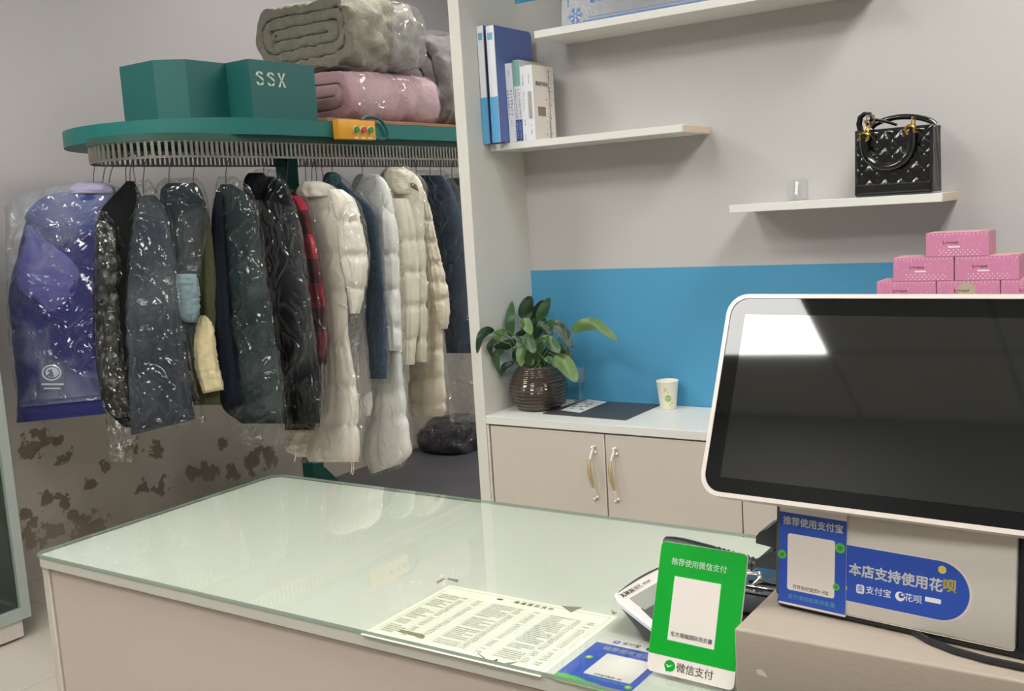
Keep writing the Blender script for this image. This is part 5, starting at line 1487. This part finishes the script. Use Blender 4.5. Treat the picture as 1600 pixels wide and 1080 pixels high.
part(g9, 'collar', [(283, 474, 500), (289, 468, 516), (298, 464, 528), (308, 466, 530)], 4.15, 0, .06, F_white, N=18, seed=29)
for x0, y0, y1 in ((461, 702, 722), (549, 722, 741), (552, 722, 742)):
    b = MB(); b.tube([atD(x0, y0, 4.12), atD(x0 + 1, (y0 + y1) / 2, 4.12), atD(x0 - 1, y1, 4.12)], .0022, 6)
    b.build('drawcord', F_white, g9)
cloth_loft([(290, 470, 520), (310, 462, 556), (380, 480, 576), (460, 498, 572), (560, 504, 562), (640, 500, 564), (690, 470, 566), (724, 470, 562)], 4.15, -.09, .1, N=90, fold=.01, wr=.006, seed=71, crease=.014).build('plastic_cover', m_film_l, g9, sharp=35)
# 9 slate blue jacket
g10 = garment('jacket', 'slate blue jacket hanging between the two long white down coats', 'jacket', 519,
    [(275, 511, 528), (284, 506, 534), (305, 515, 556), (325, 545, 580), (350, 556, 588), (420, 566, 596), (500, 572, 602), (560, 578, 604), (592, 581, 604)],
    4.30, -.08, .05, F_denim, [(272, 506, 530), (288, 504, 548), (315, 530, 580), (350, 548, 594), (430, 562, 602), (520, 570, 607), (600, 578, 608)], m_film, 'slate blue jacket', seed=31)
part(g10, 'hood', [(269, 512, 524), (274, 507, 530), (283, 505, 533), (292, 508, 530)], 4.27, 0, .05, F_tealc, N=18, seed=32)
# 10 second long white down coat
g11 = garment('down_coat', 'second long white down coat with the lowest hem, right of the slate blue jacket', 'coat', 566,
    [(272, 560, 590), (282, 552, 602), (300, 550, 610), (340, 562, 618), (400, 574, 622), (470, 576, 624), (540, 580, 626), (590, 582, 628), (640, 578, 634), (690, 570, 638), (715, 571, 640), (733, 583, 622)],
    4.42, -.09, .07, F_white2, None, None, 'second long white down coat', seams=(345, 415, 480, 546, 610, 652), q=.34, sig=7, seed=35, wr=.007, skew=-7)
part(g11, 'sleeve', [(318, 596, 606), (330, 593, 614), (360, 591, 622), (400, 592, 624), (440, 594, 625), (480, 596, 626), (520, 600, 628), (548, 603, 628)], 4.34, 0, .04, F_white2, seams=(396, 452, 510), q=.36, sig=6, seed=36, wr=.006)
part(g11, 'cuff', [(612, 573, 580), (622, 563, 582), (630, 560, 582), (640, 566, 580), (650, 570, 578)], 4.33, 0, .03, F_white2, N=20, seed=37)
cloth_loft([(274, 556, 594), (300, 548, 614), (360, 560, 626), (460, 572, 630), (560, 580, 632), (640, 574, 640), (700, 566, 644), (738, 580, 628)], 4.42, -.09, .1, N=90, fold=.01, wr=.006, seed=73, crease=.014, skew=-7).build('plastic_cover', m_film_l, g11, sharp=35)
# 11 cream hooded down jacket
g12 = garment('down_jacket', 'cream down jacket with a raised hood in the middle of the pale coats', 'jacket', 616,
    [(262, 604, 632), (272, 596, 648), (290, 592, 660), (320, 600, 662), (370, 610, 664), (420, 616, 666), (480, 622, 668), (530, 626, 667), (566, 630, 665)],
    4.56, -.09, .07, F_cream, None, None, 'cream hooded down jacket', seams=(372, 422, 476, 528), q=.34, sig=6, seed=40, wr=.006)
part(g12, 'hood', [(261, 606, 630), (266, 600, 640), (276, 600, 652), (290, 606, 657), (304, 618, 655)], 4.52, 0, .07, F_cream, N=24, seed=41)
part(g12, 'sleeve', [(310, 606, 640), (340, 610, 648), (380, 616, 652), (430, 620, 656), (490, 624, 655), (540, 627, 650), (570, 628, 647)], 4.47, 0, .04, F_cream, seams=(375, 425, 478, 530), q=.34, sig=6, seed=42, wr=.006)
part(g12, 'fur_edge', [(286, 641, 648), (291, 642, 654), (298, 648, 657), (302, 652, 657)], 4.46, 0, .02, F_fur, N=14, seed=43)
cloth_loft([(256, 606, 632), (280, 592, 662), (330, 600, 670), (440, 614, 672), (572, 626, 668)], 4.54, -.09, .1, N=80, fold=.01, wr=.006, seed=75, crease=.014).build('plastic_cover', m_film_l, g12, sharp=35)
# 12 beige long down coat
g13 = garment('down_coat', 'long beige down coat with a wrinkled sleeve beside the denim coat', 'coat', 642,
    [(288, 636, 656), (300, 634, 664), (340, 640, 674), (400, 644, 682), (470, 642, 688), (530, 642, 692), (580, 640, 694), (620, 638, 697), (640, 639, 698), (651, 646, 692)],
    4.70, -.09, .07, F_beige, None, None, 'long beige down coat', seams=(350, 395, 440, 490, 545, 590, 630), q=.34, sig=5, seed=45, wr=.01, wfreq=40)
part(g13, 'sleeve', [(300, 654, 664), (330, 656, 674), (370, 660, 682), (410, 666, 691), (440, 668, 698), (470, 672, 702), (500, 678, 700), (514, 682, 697)], 4.61, 0, .04, F_beige, seams=(345, 378, 412, 440, 468), q=.34, sig=5, seed=46, wr=.012, wfreq=50)
# 13 dark denim coat
g14 = garment('coat', 'dark denim blue coat in film next to the cream side panel', 'coat', 672,
    [(274, 652, 690), (288, 650, 702), (315, 664, 714), (350, 674, 726), (410, 684, 734), (470, 690, 738), (530, 696, 742), (552, 698, 742)],
    4.84, -.09, .06, F_denim2, [(266, 650, 694), (285, 646, 712), (320, 660, 726), (380, 674, 738), (460, 686, 744), (550, 692, 748), (600, 700, 746), (660, 706, 740)], m_film, 'dark denim coat', seed=48)
# 14 grey-green coat, the last one in sight
g15 = garment('coat', 'grey-green coat in hazy film, partly hidden behind the side panel', 'coat', 706,
    [(278, 700, 722), (290, 694, 738), (320, 702, 752), (380, 712, 762), (460, 720, 768), (520, 724, 770)],
    4.99, -.09, .05, F_grn, [(272, 696, 724), (288, 690, 744), (330, 700, 760), (420, 712, 770), (530, 720, 776)], m_film, 'grey-green coat', seed=50)
# bare hooks between the coats
for hx, hx2, d in ((160, 166, 3.8), (170, 178, 3.79), (197, 196, 3.78), (212, 205, 3.77), (478, 476, 4.2), (495, 492, 4.22), (506, 500, 4.26), (652, 648, 4.7), (690, 686, 4.9)):
    hanger(hx, d, 286 if hx < 470 else 284, 'thin bare wire hanger hook showing between two coats', hx2, True)

# ================================================================== DARK BUNDLES ON THE FLOOR
m_mat1 = M('dark_sheet', '6c6a6e', .55, bump=(20, .3), var=(5, .2)); m_bag = M('black_bag', '4a474c', .3, bump=(14, .9), var=(6, .3))
o = MB()
def fl(u, v):
    x = -3.98 + 2.0 * u; y = 3.4 + 2.3 * v
    k = int(u * 5.0)
    return Vector((x, y, .012 + .006 * (k % 2) + .006 * noise.noise(Vector((x * 3, y * 3, 0)))))
o = MB().grid(fl, 60, 60).build('floor_sheet', m_mat1, sharp=30); tag(o, 'dark grey plastic sheet spread on the floor under the coats', 'sheet')
def bundle(c, rx, ry, rz, label, seed):
    def f(u, v):
        a = 2 * math.pi * u; p = math.pi * (v - .5)
        d_ = Vector((math.copysign(abs(math.cos(a)) ** .7, math.cos(a)) * math.cos(p) ** .6, math.copysign(abs(math.sin(a)) ** .7, math.sin(a)) * math.cos(p) ** .6, math.sin(p)))
        k = 1 + .14 * noise.noise(d_ * 2.2 + Vector((seed, 0, 0))) + .05 * noise.noise(d_ * 7)
        return Vector((c[0] + d_.x * rx * k, c[1] + d_.y * ry * k, max(.02, c[2] + d_.z * rz * k)))
    b = MB(); b.grid(f, 60, 30, wrap=True); o = b.build('garment_bundle', m_bag, sharp=60); tag(o, label, 'bundle', 'dark bundles on the floor')
    p_ = MB(); p_.grid(lambda u, v: (f(u, .45 + .55 * v) - Vector(c)) * 1.03 + Vector(c) + Vector((0, 0, .004)), 50, 16, wrap=True); p_.build('plastic_cover', m_film_t, o, sharp=35)
bundle((-3.74, 4.86, .08), .2, .2, .13, 'black bagged bundle on the floor at the foot of the stained wall', 1)
bundle((-3.55, 5.36, .05), .22, .2, .09, 'dark shiny bagged bundle on the floor just left of the side panel', 5)
